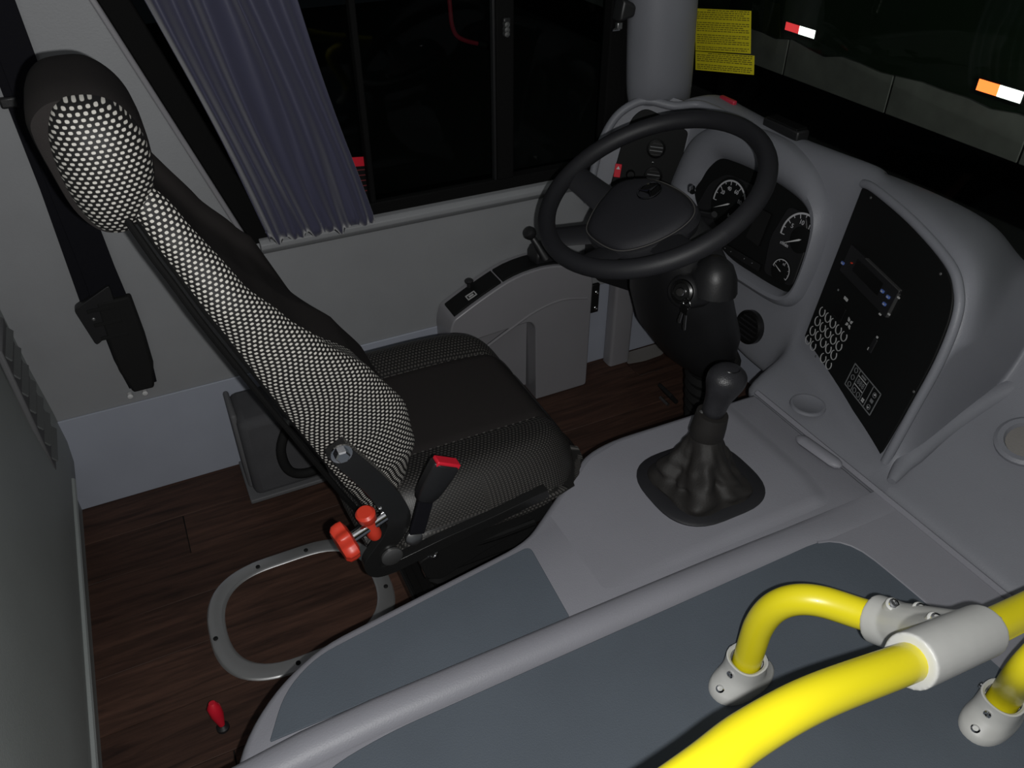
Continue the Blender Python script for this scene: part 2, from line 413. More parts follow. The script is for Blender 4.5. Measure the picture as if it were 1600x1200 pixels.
# cover half (aisle side) with a rolled ridge
ry = [(.652, .30), (.652, ZC+.004), (.649, ZC+.012), (.640, ZC+.019), (.625, ZC+.021), (.612, ZC+.018), (.603, ZC+.010), (.600, ZC+.004)]
obj('ridge', loft([[V(x, y + dy, ZC+.0022 + (z-ZC-.0022)*hk if z > ZC else z) for y, z in ry] for x, dy, hk in ((-.10, -.015, 1), (.0, -.004, 1), (.1, 0, 1), (.3, 0, 1), (.6, 0, 1), (.68, 0, .95), (.76, 0, .8), (.84, 0, .55), (.90, 0, .3), (.96, 0, .1), (1.05, 0, .0))], True, True, False), 'cover_grey', ec, smooth=True)
rt = rpoly(P2([(-.10, -.30), (1.052, -.30), (1.052, .648), (-.10, .635)]), [.02, .01, .002, .05], 4)
obj('cover_body', prism(rpoly([V(-.10, -.30, 0), V(1.052, -.30, 0), V(1.052, .648, 0), V(-.10, .635, 0)], [.02, .01, .01, .05], 4), V(0, 0, 1), .002, ZC+.002), 'cover_grey', ec, smooth=False)
ip2 = rpoly(P2([(.935, -.20), (.928, .45), (.915, .604), (.60, .600), (.1, .596), (.0, .58), (-.06, .50), (-.06, -.20)], ZC), [.02, .10, .09, .05, .05, .06, .05, .02], 6)
obj('inset_panel', prism(ip2, (0, 0, 1), -.01, .0065), 'slate', ec, bevel=.0012, segs=1)
obj('panel_bead', tube([p + V(0, 0, .006) for p in ip2[7:20]], .0028, 6), 'cover_grey', ec, smooth=True)
# moulded finger grip and the seam to the dashboard
g0, g1 = at(1246, 682, 2, .408), at(1314, 730, 2, .408)
obj('grip', tube([g0.lerp(g1, t) for t in (0, .06, .15, .5, .85, .94, 1)], [.004, .011, .014, .014, .014, .011, .004], 10, flat=.6), 'cover_grey', ec, smooth=True)
obj('front_lip', tube([V(1.052, .98, ZC+.001), V(1.052, .6, ZC+.003), V(1.055, .2, ZC+.003), V(1.055, -.28, ZC+.003)], .006, 8), 'cover_grey', ec, smooth=True)

# ================================================================== DASHBOARD
dash = thing('dashboard', 'grey moulded dashboard with instrument hood and angled centre panel', 'dashboard', (1.25, 1.1, .3))
DA = V(1.106, .705, .42); DH = V(.314, .949, 0).normalized(); DMm = V(DH.y, -DH.x, 0)      # centre panel frame
DV = (DMm*math.sin(R(10)) + V(0, 0, math.cos(R(10)))).normalized(); DN = -DMm*math.cos(R(10)) + V(0, 0, math.sin(R(10)))
CA = V(1.22, 0, .43); CN = V(-1, 0, .2).normalized(); CV = V(.2, 0, 1).normalized(); CUx = V(0, -1, 0)   # cluster plane
Xf = lambda z: 1.22 + .2*(z-.43)
sec = []
def left_sec(x_off, y, zb, zt):
    f = lambda t: zb + (zt-zb)*t
    g = lambda z: V(Xf(z)+x_off, y, z)
    return [V(1.46, y, zb), g(zb) + V(.03, 0, -.006), g(zb) + V(.004, 0, .0), g(f(.12)), g(f(.5)), g(f(.9)), g(zt) + V(.004, 0, 0), g(zt+.022) + V(.022, 0, -.004), g(zt+.024) + V(.055, 0, 0), V(1.40, y, zt+.0), V(1.46, y, zt-.06)]
for xo, y, zb, zt in ((-.15, WY-.003, .47, .655), (-.145, WY-.012, .47, .68), (-.09, 1.675, .47, .755), (-.025, 1.63, .47, .785), (.005, 1.60, .46, .792), (0, 1.55, .46, .788), (0, 1.45, .455, .783), (0, 1.36, .45, .778), (0, 1.30, .36, .776), (0, 1.26, .32, .778), (0, 1.15, .31, .783), (0, 1.08, .315, .788)):
    sec.append(left_sec(xo, y, zb, zt))
for s, tv, lx in ((.375, .384, 1.052), (.34, .388, 1.052), (.22, .392, 1.052), (.12, .388, 1.052), (.07, .376, 1.052), (.03, .352, 1.052), (.0, .310, 1.052), (-.02, .262, 1.054)):
    q = lambda v: DA + DH*s + DV*v
    b = q(0)
    yy = DA.y + (b.y-DA.y)*.92
    sec.append([V(1.46, yy, .30), V(lx, yy, .33), V(lx+.003, yy, .396), V(lx, yy, 0)*0 + b.lerp(V(lx, yy, .40), .15) + V(0, 0, .002), q(.014), q(tv*.5), q(tv-.02), q(tv) + DMm*.012, q(tv+.006) + DMm*.045, V(1.40, b.y+.06, max(q(tv).z-.02, .714)), V(1.46, b.y+.08, max(q(tv).z-.05, .704))])
last = sec[-1]
SX = [(1.46, .30), (1.054, .33), (1.057, .396), (1.068, .412), (1.10, .422), (1.17, .450), (1.255, .488), (1.335, .526), (1.375, .60), (1.43, .678), (1.47, .702)]
shelf = lambda y: [V(x, y, z) for x, z in SX]
tgt = [V(p.x, y, p.z) for p, y in zip(shelf(0), (.64, .64, .64, .64, .648, .664, .674, .672, .68, .70, .715))]
for t in (.06, .35, .7, .93, 1):
    sec.append([a.lerp(b, t) for a, b in zip(last, tgt)])
sec.append([V(p.x, p.y-.012, p.z) for p in tgt])
for y in (.60, .45, .2, -.1, -.5): sec.append(shelf(y))
obj('body', loft(sec, True, True, False), 'dash_grey', dash, sub=2)
# raised bead curving along the passenger shelf
bd = [at(1393, 752, 2, .428), at(1415, 722, 2, .438), at(1450, 690, 2, .456), at(1490, 660, 2, .478), at(1545, 624, 2, .512), at(1600, 597, 2, .543), at(1650, 578, 2, .56), at(1740, 545, 2, .60)]
obj('shelf_bead', tube(crom(bd, 6), [.008 + .012*min(1, i/8) for i in range(43)], 12, flat=.8), 'dash_grey', dash, smooth=True)
# speaker hole on the shelf
hp = at(1606, 690, 2, .5035)
obj('speaker_ring', lathe([(.052, -.012), (.052, .003), (.046, .007), (.037, .006), (.033, -.004)], hp, (-.42, 0, .91), 28, True, False), 'dash_grey', dash, smooth=True)
obj('speaker_mesh', lathe([(.034, -.004), (.034, -.001), (.0, .002)], hp, (-.42, 0, .91), 24), 'dust', dash, smooth=True)
# cup recess on the ledge
cp = at(1262, 634, 2, .413)
obj('cup_ring', lathe([(.036, -.004), (.0345, .0005), (.032, .0012), (.029, .0005), (.027, -.0008), (.0, -.0012)], cp + V(0, 0, .0045), (0, 0, 1), 28, True, False), 'dash_grey', dash, smooth=True)

# --- left switch panel on the angled wing
lp = [V(1.255, 1.600, .585), V(1.28, 1.612, .735), V(1.235, 1.638, .765), V(1.155, 1.682, .735), V(1.12, 1.693, .685), V(1.10, 1.695, .575)]
lpn = (lp[1]-lp[0]).cross(lp[4]-lp[0]).normalized()
if lpn.dot(CAM-lp[0]) < 0: lpn = -lpn
LP0 = lp[0] + lpn*.012
def onL(x, y, h=0): return onpl(x, y, LP0 + lpn*h, lpn)
lpx = [(1056, 290), (1076, 206), (1040, 183), (1008, 168), (988, 182), (972, 222), (953, 292), (1000, 302)]
sp_ = obj('switch_panel', prism(rpoly([onL(*p) for p in lpx], [.004, .01, .06, .06, .05, .05, .01, .02], 4), lpn, -.03, 0), 'panel_black', dash, bevel=.0015, segs=1)
LV = (lp[1]-lp[0]).normalized(); LU = LV.cross(lpn).normalized()
def rect(o, u, v, n, w_, h_, d0, d1, r=.001): return prism(rpoly([o-u*w_/2-v*h_/2, o+u*w_/2-v*h_/2, o+u*w_/2+v*h_/2, o-u*w_/2+v*h_/2], r, 3), n, d0, d1)
hz = onL(965, 266)
hs = obj('hazard_switch', rect(hz, LU, LV, lpn, .017, .034, 0, .006, .002), 'red_switch', sp_, bevel=.001)
tri = [hz + lpn*.0062 + LV*.012, hz + lpn*.0062 + LV*.004 - LU*.005, hz + lpn*.0062 + LV*.004 + LU*.005]
obj('hazard_symbol', prism(tri, lpn, 0, .0006), 'white_plastic', hs)
obj('rotary_switch', lathe([(.012, 0), (.012, .006), (.009, .012), (.0, .012)], onL(985, 272), lpn, 16), 'black_gloss', sp_, smooth=True)
for c, rr in (((1025, 232), .024), ((1020, 275), .024)):
    k = onL(*c)
    v_ = obj('round_vent', lathe([(rr, 0), (rr, .006), (rr*.86, .008), (rr*.8, .001), (0, .001)], k, lpn, 24), 'black_gloss', sp_, smooth=True)
    for j in range(4):
        obj('vent_vane', rect(k + LV*((j-1.5)*rr*.38) + lpn*.004, LU, LV, lpn, rr*1.5*(1-.2*abs(j-1.5)), .002, 0, .005, .0005), 'print_dim' if j in (1, 2) else 'black_plastic', v_)
screw(onL(1020, 254), lpn, .003, 'chrome', sp_)
obj('wing_plate', prism(rpoly([onL(*p) for p in ((916, 325), (925, 275), (937, 228), (956, 190), (980, 166), (1010, 155), (1050, 152), (1088, 165), (1092, 200), (1062, 305), (1000, 315))], .01, 3), lpn, -.03, -.0015), 'dash_grey', dash, smooth=False)
obj('wing_rim', tube(crom([onL(918, 318, .004), onL(926, 275, .006), onL(938, 228, .008), onL(957, 190, .008), onL(980, 168, .006), onL(1010, 157, .002), V(1.235, 1.618, .793), V(1.29, 1.59, .797), V(1.315, 1.52, .79)], 5), .0105, 12), 'dash_grey', dash, smooth=True)
# fuse box hanging below the wing
obj('fuse_cover', prism(rpoly([V(1.045, 1.615, .35), V(1.215, 1.60, .262), V(1.26, 1.60, .47), V(1.045, 1.615, .47)], .01, 3), V(.1, .99, 0), 0, .09), 'black_plastic', dash, bevel=.004)

# --- instrument cluster
def onC(x, y, h=0): return onpl(x, y, CA + CN*h, CN)
outer = [(1050, 302), (1062, 258), (1083, 218), (1112, 198), (1150, 193), (1210, 214), (1262, 254), (1290, 302), (1297, 345), (1284, 395), (1262, 448), (1245, 473), (1222, 478), (1180, 455), (1120, 412), (1075, 352)]
inner = [(1083, 303), (1094, 280), (1106, 261), (1124, 247), (1146, 251), (1185, 268), (1228, 294), (1260, 323), (1270, 350), (1265, 390), (1248, 440), (1232, 456), (1214, 451), (1180, 431), (1135, 399), (1100, 350)]
ol = crom([onC(*p, .004) for p in outer], 5, True); il = crom([onC(*p, .012) for p in inner], 5, True)
mixl = lambda t, h: [a.lerp(b, t) + CN*h for a, b in zip(ol, il)]
hood = obj('instrument_hood', loft([mixl(0, -.03), mixl(0, .0), mixl(.06, .010), mixl(.2, .020), mixl(.45, .026), mixl(.7, .022), mixl(.9, .010), mixl(1, 0), mixl(1.03, -.004)], False, False), 'dash_grey', dash, smooth=True)
clu = thing('instrument_cluster', 'black instrument cluster with white dials under the grey hood behind the steering wheel', 'gauges', (1.26, 1.3, .51))
cface = obj('cluster_face', prism([p - CN*.004 for p in il], CN, -.012, .001), 'panel_black', clu)
CH = .010
def onF(x, y, h=0): return onpl(x, y, CA + CN*(CH+h), CN)
# upstanding shoulders inside the cluster
obj('gauge_pod', prism(rpoly([onF(1088, 330), onF(1112, 286), (onF(1140, 271)), onF(1186, 292), onF(1172, 340), onF(1130, 380)], .02, 4), CN, -.004, .008), 'black_plastic', clu, bevel=.002)
obj('gauge_pod', prism(rpoly([onF(1196, 425), onF(1207, 370), onF(1236, 322), onF(1264, 335), onF(1266, 380), onF(1241, 449)], .015, 4), CN, -.004, .008), 'black_plastic', clu, bevel=.002)
obj('display_screen', prism(rpoly([onF(1168, 370), onF(1190, 325), onF(1208, 335), onF(1188, 385)], .004, 3), CN, -.002, .006), 'black_gloss', clu)
tr = obj('warning_strip', prism(rpoly([onF(1122, 384), onF(1128, 376), onF(1192, 414), onF(1188, 424)], .003, 3), CN, -.002, .006), 'black_gloss', clu)
for p in ((1133, 388), (1142, 393), (1163, 404), (1175, 411)):
    screw(onF(*p, .006), CN, .0015, 'chrome', tr, 'indicator')
def dial(name, px, r, a0, a1, nt, labels, ang, unit, dk=1.12):
    o = onF(*px, .0085)
    d = obj(name, lathe([(r*dk, 0), (r*dk, .002), (r*dk*.95, .0025), (0, .0025)], o - CN*.002, CN, 40), 'panel_black', clu, smooth=True)
    o = o + CN*.0008
    dirn = lambda a: CUx*math.cos(R(a)) + CV*math.sin(R(a))
    n = 40; arc = [a0 + (a1-a0)*i/n for i in range(n+1)]
    obj('scale_arc', loft([[o+dirn(a)*r*.93, o+dirn(a)*r, o+dirn(a)*r + CN*.0006, o+dirn(a)*r*.93 + CN*.0006] for a in arc]), 'dial_white', d)
    g = []
    for i in range(nt+1):
        a = a0 + (a1-a0)*i/nt; L_ = .16 if i % 2 == 0 else .09
        g.append(box(o + dirn(a)*r*(.94-L_/2) + CN*.0004, (r*L_, r*.03, .0006), (dirn(a), dirn(a+90), CN)))
    obj('scale_ticks', cat(*g), 'dial_white', d)
    nd = obj('needle', cat(prism([o + CN*.002 + dirn(ang)*r*.9, o + CN*.002 + dirn(ang+90)*r*.035, o + CN*.002 - dirn(ang)*r*.12, o + CN*.002 - dirn(ang+90)*r*.035], CN, 0, .001)), 'white_plastic', d)
    for s, a in labels: txt('numeral', s, r*.24, o + dirn(a)*r*.64 + CN*.0005, CUx, CV, 'dial_white', d)
    if unit: txt('unit_mark', unit[0], r*.2, o + dirn(unit[1])*r*unit[2] + CN*.0005, CUx, CV, 'dial_white', d)
dial('speedometer', (1139, 319), .056, 188, -18, 10, (('20', 150), ('40', 112), ('60', 70), ('80', 28)), 210, ('km/h', -50, .55))
dial('rev_counter', (1250, 375), .058, 188, 40, 8, (('5', 150), ('10', 108), ('15', 66)), 211, ('r/min', 215, .75), .5)
dial('fuel_gauge', (1220, 423), .026, 175, -30, 8, (('1/2', 80), ), 160, None)

# round vent low on the dash beside the column
rv = onpl(1171, 511, CA + CN*.006, CN)
vent = obj('round_vent', lathe([(.041, -.01), (.041, .006), (.036, .009), (.033, .002), (0, .002)], rv, CN, 28), 'black_gloss', dash, smooth=True)
for j in range(5):
    obj('vent_vane', rect(rv + CV*((j-2)*.012) + CN*.004, CUx, CV, CN, .060*math.sqrt(1-((j-2)*.35)**2), .0025, 0, .005, .0005), 'black_plastic', vent)

# --- centre panel
def onD(x, y, h=0): return onpl(x, y, DA + DN*(.004+h), DN)
cpl = thing('centre_panel', 'glossy black angled centre panel with ringed buttons, right of the instrument cluster', 'control panel', (1.15, .85, .42))
cpo = rpoly([onD(*p) for p in ((1347, 292), (1363, 300), (1422, 352), (1476, 415), (1490, 452), (1486, 492), (1460, 560), (1374, 714), (1366, 708), (1251, 540))], [.006, .02, .06, .05, .03, .05, .08, .006, .006, .008], 4)
face = obj('panel_face', prism(cpo, DN, -.03, 0), 'panel_black', cpl, bevel=.0015, segs=1)
obj('panel_rim', tube(crom([onD(x, y, -.002) for x, y in ((1349, 287), (1368, 296), (1426, 345), (1482, 409), (1498, 452), (1495, 497), (1468, 566), (1425, 645), (1383, 722))], 5), .0085, 10), 'dash_grey', dash, smooth=True)
def ring(o, u, v, n, r, wd, h, a0=0, a1=360, seg=20):
    ls = []
    for i in range(seg+1):
        a = R(a0 + (a1-a0)*i/seg); e = u*math.cos(a) + v*math.sin(a)
        ls.append([o+e*(r-wd), o+e*r, o+e*r+n*h, o+e*(r-wd)+n*h])
    return loft(ls)
DU = -DH
rp = [(123, 565), (147, 590), (103, 605), (168, 614), (125, 631), (82, 646), (192, 641), (147, 656), (105, 668), (63, 684), (215, 670), (170, 683), (127, 697), (84, 710), (194, 711), (149, 722), (172, 749), (127, 762), (150, 790)]
for i, (a, b) in enumerate(rp):
    o = onD(1240 + a/2.727, 280 + b/2.727)
    obj('button_ring', ring(o, DU, DV, DN, .0105, .0016, .0012, 125, 415), 'print_grey', cpl)
for p in ((1361, 309), (1470, 428), (1428, 612), (1349, 682), (1275, 557)): screw(onD(*p), DN, .0028, 'zinc_dark', cpl)
ic = onD(1327, 505)
for sx, sy in ((0, 1), (0, -1), (1, 0), (-1, 0)):
    e = (DU*(sx+sy) + DV*(sy-sx))*.0052; f_ = (DU*(sx+sy)*1 + DV*(sy-sx))
    pnt = ic + e; t1 = V(*e).normalized(); t2 = DN.cross(t1)
    obj('fan_blade', prism([pnt + t1*.0055, pnt + t2*.0035 - t1*.001, pnt - t1*.0045, pnt - t2*.0035 - t1*.001], DN, 0, .001), 'print_grey', cpl)
obj('indicator_mark', rect(onD(1322, 467), DU, DV, DN, .014, .006, 0, .001), 'print_grey', cpl)
obj('indicator_mark', rect(onD(1310, 453), DU, DV, DN, .004, .004, 0, .001), 'print_dim', cpl)
obj('blank_plate', rect(onD(1312, 487), DU, DV, DN, .036, .03, 0, .002, .002), 'black_gloss', cpl, bevel=.0006)
obj('socket_cover', rect(onD(1365, 540), DU, DV, DN, .011, .03, 0, .003, .002), 'black_plastic', cpl, bevel=.0008)
obj('indicator_mark', rect(onD(1371, 527), DU, DV, DN, .005, .004, 0, .001), 'print_grey', cpl)
obj('indicator_mark', rect(onD(1359, 547), DU, DV, DN, .013, .006, 0, .001), 'print_grey', cpl)
# radio
rad = thing('radio', 'slim black car radio with blue buttons in the centre panel', 'radio', onD(1362, 452))
rc = (onD(1316, 402) + onD(1408, 478))/2
rbody = obj('radio_face', rect(rc, DU, DV, DN, .186, .058, -.004, .005, .003), 'black_plastic', rad, bevel=.0012)
obj('bezel_edge', rect(rc + DV*.0295 + DU*.03, DU, DV, DN, .125, .0022, .0, .0062, .0005), 'zinc_dark', rad)
obj('bezel_edge', rect(rc + DU*.0935 - DV*.002, DU, DV, DN, .002, .05, .0, .0062, .0005), 'zinc_dark', rad)
obj('display', rect(rc + DV*.004 - DU*.005, DU, DV, DN, .10, .026, .004, .0055, .001), 'black_gloss', rad)
for p, m_ in (((1317, 411), 'button_blue'), ((1379, 455), 'button_blue'), ((1388, 464), 'button_blue'), ((1382, 475), 'button_blue'), ((1331, 411), 'glow_red')):
    k = onD(*p, .006); sz = .0085 if m_ == 'button_blue' else .004
    bb = obj('radio_button', rect(k, DU, DV, DN, sz, sz*.62, -.001, .002, .001), m_ if m_ != 'glow_red' else 'red_plastic', rad)
    if m_ == 'button_blue': obj('button_symbol', rect(k - DV*.0003, DU, DV, DN, sz*.5, sz*.28, .002, .0026, .0004), 'print_grey', bb)
for p in ((1375, 491), (1389, 491), (1404, 465)): obj('radio_mark', rect(onD(*p, .006), DU, DV, DN, .006, .003, -.001, .001, .0005), 'print_grey', rad)
# climate control
ac = thing('climate_control', 'small climate control plate with digit display, low on the centre panel', 'control unit', onD(1349, 609))
c00, c10, c11, c01 = (onD(*p) for p in ((1338, 568), (1378, 617), (1360, 648), (1321, 600)))
ao = (c00+c10+c11+c01)/4; aw = ((c10-c00).length+(c11-c01).length)/2; ah = ((c00-c01).length+(c10-c11).length)/2
obj('plate', rect(ao, DU, DV, DN, aw, ah, -.002, .0015, .003), 'panel_black', ac)
G = lambda a, b: ao + DU*(a*aw) + DV*(b*ah) + DN*.0016
def bar(a0, b0, a1, b1, wd, m_='print_dim', nm='frame_line'):
    p, q = G(a0, b0), G(a1, b1); t = (q-p).normalized(); obj(nm, box((p+q)/2 + DN*.0003, ((q-p).length+wd, wd, .0007), (t, DN.cross(t), DN)), m_, ac)
for a0, b0, a1, b1 in ((-.5, -.5, .5, -.5), (.5, -.5, .5, .5), (.5, .5, -.5, .5), (-.5, .5, -.5, -.5)): bar(a0, b0, a1, b1, .0022)
bar(-.27, -.5, -.27, .5, .0016); bar(.24, -.5, .24, .5, .0016); bar(.06, -.5, .06, .42, .0012)
bar(-.25, .27, .04, .27, .0016, 'print_grey'); bar(-.25, -.12, .04, -.12, .0016, 'print_grey')
for a in (-.19, -.105, -.02): txt('digit', '8', .0155, G(a, .075), DU, DV, 'print_dim', ac)
for a, b, m_ in ((-.385, .33, 'print_dim'), (-.385, 0, 'print_dim'), (-.385, -.33, 'print_dim'), (-.18, -.33, 'print_dim'), (-.03, -.33, 'print_dim'), (.37, .25, 'print_grey'), (.37, -.31, 'print_grey')):
    obj('button_ring', ring(G(a, b), DU, DV, DN, .0055, .0012, .0008), 'print_dim', ac)
    if m_ == 'print_grey': obj('arrow', prism([G(a, b) + DV*.003*(1 if b > 0 else -1), G(a, b) - DU*.0022, G(a, b) + DU*.0022], DN, 0, .001), 'white_plastic', ac)
obj('symbol', rect(G(-.1, .385), DU, DV, DN, .016, .0035, 0, .0008, .0005), 'print_dim', ac)
obj('symbol', rect(G(.37, -.02), DU, DV, DN, .009, .007, 0, .0008, .0005), 'print_dim', ac)
for sx, sy in ((1, 1), (-1, 1), (1, -1), (-1, -1)):
    obj('fan_symbol', rect(G(.15, -.32) + DU*.0022*sx + DV*.0022*sy, DU, DV, DN, .0034, .0034, 0, .0008, .001), 'print_grey', ac)

# things lying on the top of the dash
tbx = thing('storage_box', 'black oblong box lying on top of the dashboard against the windscreen', 'box', (1.34, 1.27, .81))
bp_ = at(1228, 197, 0, 1.345) + V(0, 0, .006)
obj('case', box(bp_ + V(0, 0, -.012), (.035, .115, .024)), 'black_plastic', tbx, bevel=.004)
obj('lid', box(bp_ + V(0, 0, .002), (.032, .10, .004)), 'black_gloss', tbx, bevel=.001)
rc_ = at(1138, 155, 0, 1.345)
rr_ = thing('red_reflector', 'small red reflector lying at the far edge of the dashboard', 'reflector', rc_ - V(0, 0, .01))
obj('lens', box(rc_ - V(0, 0, .003), (.012, .055, .012)), 'red_bar', rr_, bevel=.003)
obj('base', box(rc_ - V(0, 0, .011), (.018, .065, .006)), 'black_plastic', rr_, bevel=.001)

# yellow notices on the windscreen
def notice(pxs, label, seed, nl):
    rnd = random.Random(seed)
    q = [onpl(x, y, V(1.415, 0, 1), V(1, 0, 0)) for x, y in pxs]       # TL TR BR BL
    t = thing('notice_sheet', label, 'notice', (q[3]+q[2])/2, 'yellow notices on the windscreen')
    obj('paper', prism(q, V(-1, 0, 0), 0, .0006), 'sticker_yellow', t)
    for i in range(nl):
        if (i % 6) == 5: continue
        f = (i+.9)/(nl+.8); a = q[0].lerp(q[3], f); b = q[1].lerp(q[2], f); x = .03 + .2*(i == 0); g = []
        end = .95 - .25*rnd.random()*(i % 3 == 2)
        while x < end:
            ww = .02 + rnd.random()*.06; p = a.lerp(b, x); r2 = a.lerp(b, min(x+ww, .97)); hh = (q[0]-q[3]).length/nl*.42
            g.append(prism([p + V(-.0007, 0, 0), r2 + V(-.0007, 0, 0), r2 + V(-.0007, 0, hh), p + V(-.0007, 0, hh)], V(-1, 0, 0), 0, .0003)); x += ww + .014
        obj('text_line', cat(*g), 'sticker_ink', t)
notice([(1087, 13), (1174, 17), (1173, 84), (1087, 79)], 'larger yellow paper notice with dense print on the windscreen by the pillar', 1, 20)
notice([(1087, 80), (1179, 87), (1178, 117), (1087, 109)], 'narrow yellow notice strip below the larger one on the windscreen', 2, 9)

# ================================================================== STEERING WHEEL AND COLUMN
WC = V(.847, 1.147, .826); wa = R(25)
WN = V(-math.sin(wa), 0, math.cos(wa)); WFd = V(math.cos(wa), 0, math.sin(wa)); WR = V(0, -1, 0)
def W(r_, f_, h=0): return WC + WR*r_ + WFd*f_ + WN*h
sw = thing('steering_wheel', 'black four-spoke bus steering wheel with a padded hub', 'steering wheel', WC - WN*.06)
RC = .2078
obj('rim', tube([W(RC*math.cos(2*math.pi*i/72), RC*math.sin(2*math.pi*i/72)) for i in range(72)], .0172, 16, closed=True), 'wheel_black', sw, smooth=True)
def spoke(a, ra, b, rb, w0, w1, z0, z1):
    """tapering flat spoke from pad point to rim point"""
    pa, pb = V(*a, 0), V(*b, 0); t = (pb-pa).normalized(); s = V(-t.y, t.x, 0); ls = []
    for k in range(9):
        u_ = k/8; c = pa.lerp(pb, u_); ww = w0 + (w1-w0)*(1-(1-u_)**2) if w1 < w0 else w0 + (w1-w0)*u_**2
        h = z0 + (z1-z0)*u_
        l_ = []
        for j in range(10):
            an = 2*math.pi*j/10; q = c + s*ww*math.cos(an); l_.append(W(q.x, q.y, h + .009*math.sin(an)))
        ls.append(l_)
    return loft(ls)
obj('spoke', spoke((-.06, -.050), 0, (-.196, -.064), 0, .036, .028, -.046, -.004), 'wheel_black', sw, smooth=True)
obj('spoke', spoke((.06, -.050), 0, (.196, -.064), 0, .036, .028, -.046, -.004), 'wheel_black', sw, smooth=True)
obj('spoke', spoke((-.03, -.10), 0, (-.062, -.196), 0, .036, .030, -.046, -.004), 'wheel_black', sw, smooth=True)
obj('spoke', spoke((.03, -.10), 0, (.062, -.196), 0, .036, .030, -.046, -.004), 'wheel_black', sw, smooth=True)
padpl = [(-.100, -.012), (-.055, .026), (0, .038), (.055, .036), (.095, .018), (.108, -.02), (.098, -.075), (.070, -.118), (.03, -.133), (-.03, -.133), (-.06, -.110), (-.088, -.065)]
pc = (0.0, -.045)
def padloop(k, h): return crom([W(pc[0]+(x-pc[0])*k, pc[1]+(y-pc[1])*k, h) for x, y in padpl], 4, True)
obj('hub_back', loft([padloop(.70, -.075), padloop(1.02, -.055), padloop(1.10, -.035), padloop(1.07, -.024), padloop(.98, -.021)]), 'wheel_black', sw, smooth=True)
pad = obj('hub_pad', loft([padloop(.99, -.026), padloop(1.0, -.020), padloop(.97, -.015), padloop(.85, -.010), padloop(.6, -.006), padloop(.3, -.005)]), 'pad_black', sw, smooth=True)
sm = obj('pad_seam', tube(padloop(1.03, -.0205), .0010, 6, closed=True), 'stitch', sw, smooth=True)
em = obj('emblem', cat(tube([W(-.007 + .022*math.cos(2*math.pi*i/32), -.002 + .022*math.sin(2*math.pi*i/32), -.004) for i in range(32)], .0018, 8, closed=True),
    *[prism([W(-.007 + .021*math.cos(R(a)), -.002 + .021*math.sin(R(a)), -.003), W(-.007 + .004*math.cos(R(a+60)), -.002 + .004*math.sin(R(a+60)), -.003), W(-.007, -.002, -.001), W(-.007 + .004*math.cos(R(a-60)), -.002 + .004*math.sin(R(a-60)), -.003)], WN, -.002, 0) for a in (90, 210, 330)]), 'emblem_chrome', sw, smooth=False)
obj('emblem_disc', lathe([(.021, -.006), (.021, -.0035), (0, -.0035)], W(-.007, -.002, -.002), WN, 24), 'black_gloss', sw)

col = thing('steering_column', 'black steering column shroud with ignition lock and ribbed boot', 'steering column', (1.12, 1.16, 0))
def ell(cx, cy, cz, hx, hy, tilt=.45, n=28, p=2.6):
    out = []
    for j in range(n):
        a = 2*math.pi*j/n; c, s = math.cos(a), math.sin(a)
        x = math.copysign(abs(c)**(2/p), c)*hx; y = math.copysign(abs(s)**(2/p), s)*hy
        out.append(V(cx + x, cy + y, cz + x*tilt))
    return out
obj('shroud', loft([ell(.905, 1.148, .745, .045, .050), ell(.925, 1.152, .70, .062, .083), ell(.955, 1.175, .63, .075, .118), ell(.985, 1.200, .56, .08, .124), ell(1.015, 1.207, .49, .085, .118), ell(1.05, 1.19, .42, .075, .100), ell(1.075, 1.175, .365, .05, .068), ell(1.09, 1.17, .345, .03, .04)]), 'black_plastic', col, smooth=True)
bl = []
for i in range(25):
    t = i/24; z = .37*(1-t) + .0*t; rr = .058 + (.004 if i % 2 else -.002)
    bl.append(ell(1.085 + .06*t, 1.165 + .01*t, z, rr, rr*1.05, .2, 20, 2))
obj('boot', loft(bl), 'rubber', col, smooth=True)
obj('foot_flange', lathe([(.085, 0), (.085, .008), (.07, .014), (.06, .014)], (1.145, 1.175, .0005), (0, 0, 1), 24), 'black_plastic', col, smooth=True)
# ignition lock boss
def X_on(x, y, Xv): return at(x, y, 0, Xv)
ig = X_on(1066, 456, .872); ign = (CAM-ig); ign = (ign.normalized()*.4 + V(-.9, -.25, .25)).normalized()
obj('lock_boss', lathe([(.036, -.07), (.034, -.01), (.030, .0), (.025, .003), (.023, -.002)], ig, ign, 24, True, False), 'black_plastic', col, smooth=True)
lk = obj('lock_ring', lathe([(.0235, -.004), (.0225, .004), (.018, .006), (.0165, .003), (0, .003)], ig, ign, 24), 'black_gloss', col, smooth=True)
obj('lock_barrel', lathe([(.009, .003), (.009, .010), (.0075, .012), (0, .012)], ig, ign, 18), 'chrome', lk, smooth=True)
sb = X_on(1120, 408, .930)
obj('stalk_hub', loft([[sb + (Vector(p)-sb) for p in l] for l in [[sb + V(math.cos(2*math.pi*j/16)*r_, math.sin(2*math.pi*j/16)*r_*1.1, h) for j in range(16)] for r_, h in ((.046, -.06), (.041, -.028), (.032, -.008), (.018, .004), (.005, .008))]]), 'black_plastic', col, smooth=True)
st0 = sb + V(-.01, -.015, .0)
obj('indicator_stalk', tube(crom([W(-.03, .05, -.075), W(-.10, .0, -.06), W(-.13, -.02, -.055), W(-.15, -.03, -.05)], 5), [.006]*8 + [.009]*4 + [.009]*3 + [.006], 8), 'black_plastic', col, smooth=True)
obj('wiper_stalk', tube(crom([W(.03, .05, -.075), W(.09, .05, -.055), W(.105, .052, -.045)], 5), .006, 8), 'black_plastic', col, smooth=True)
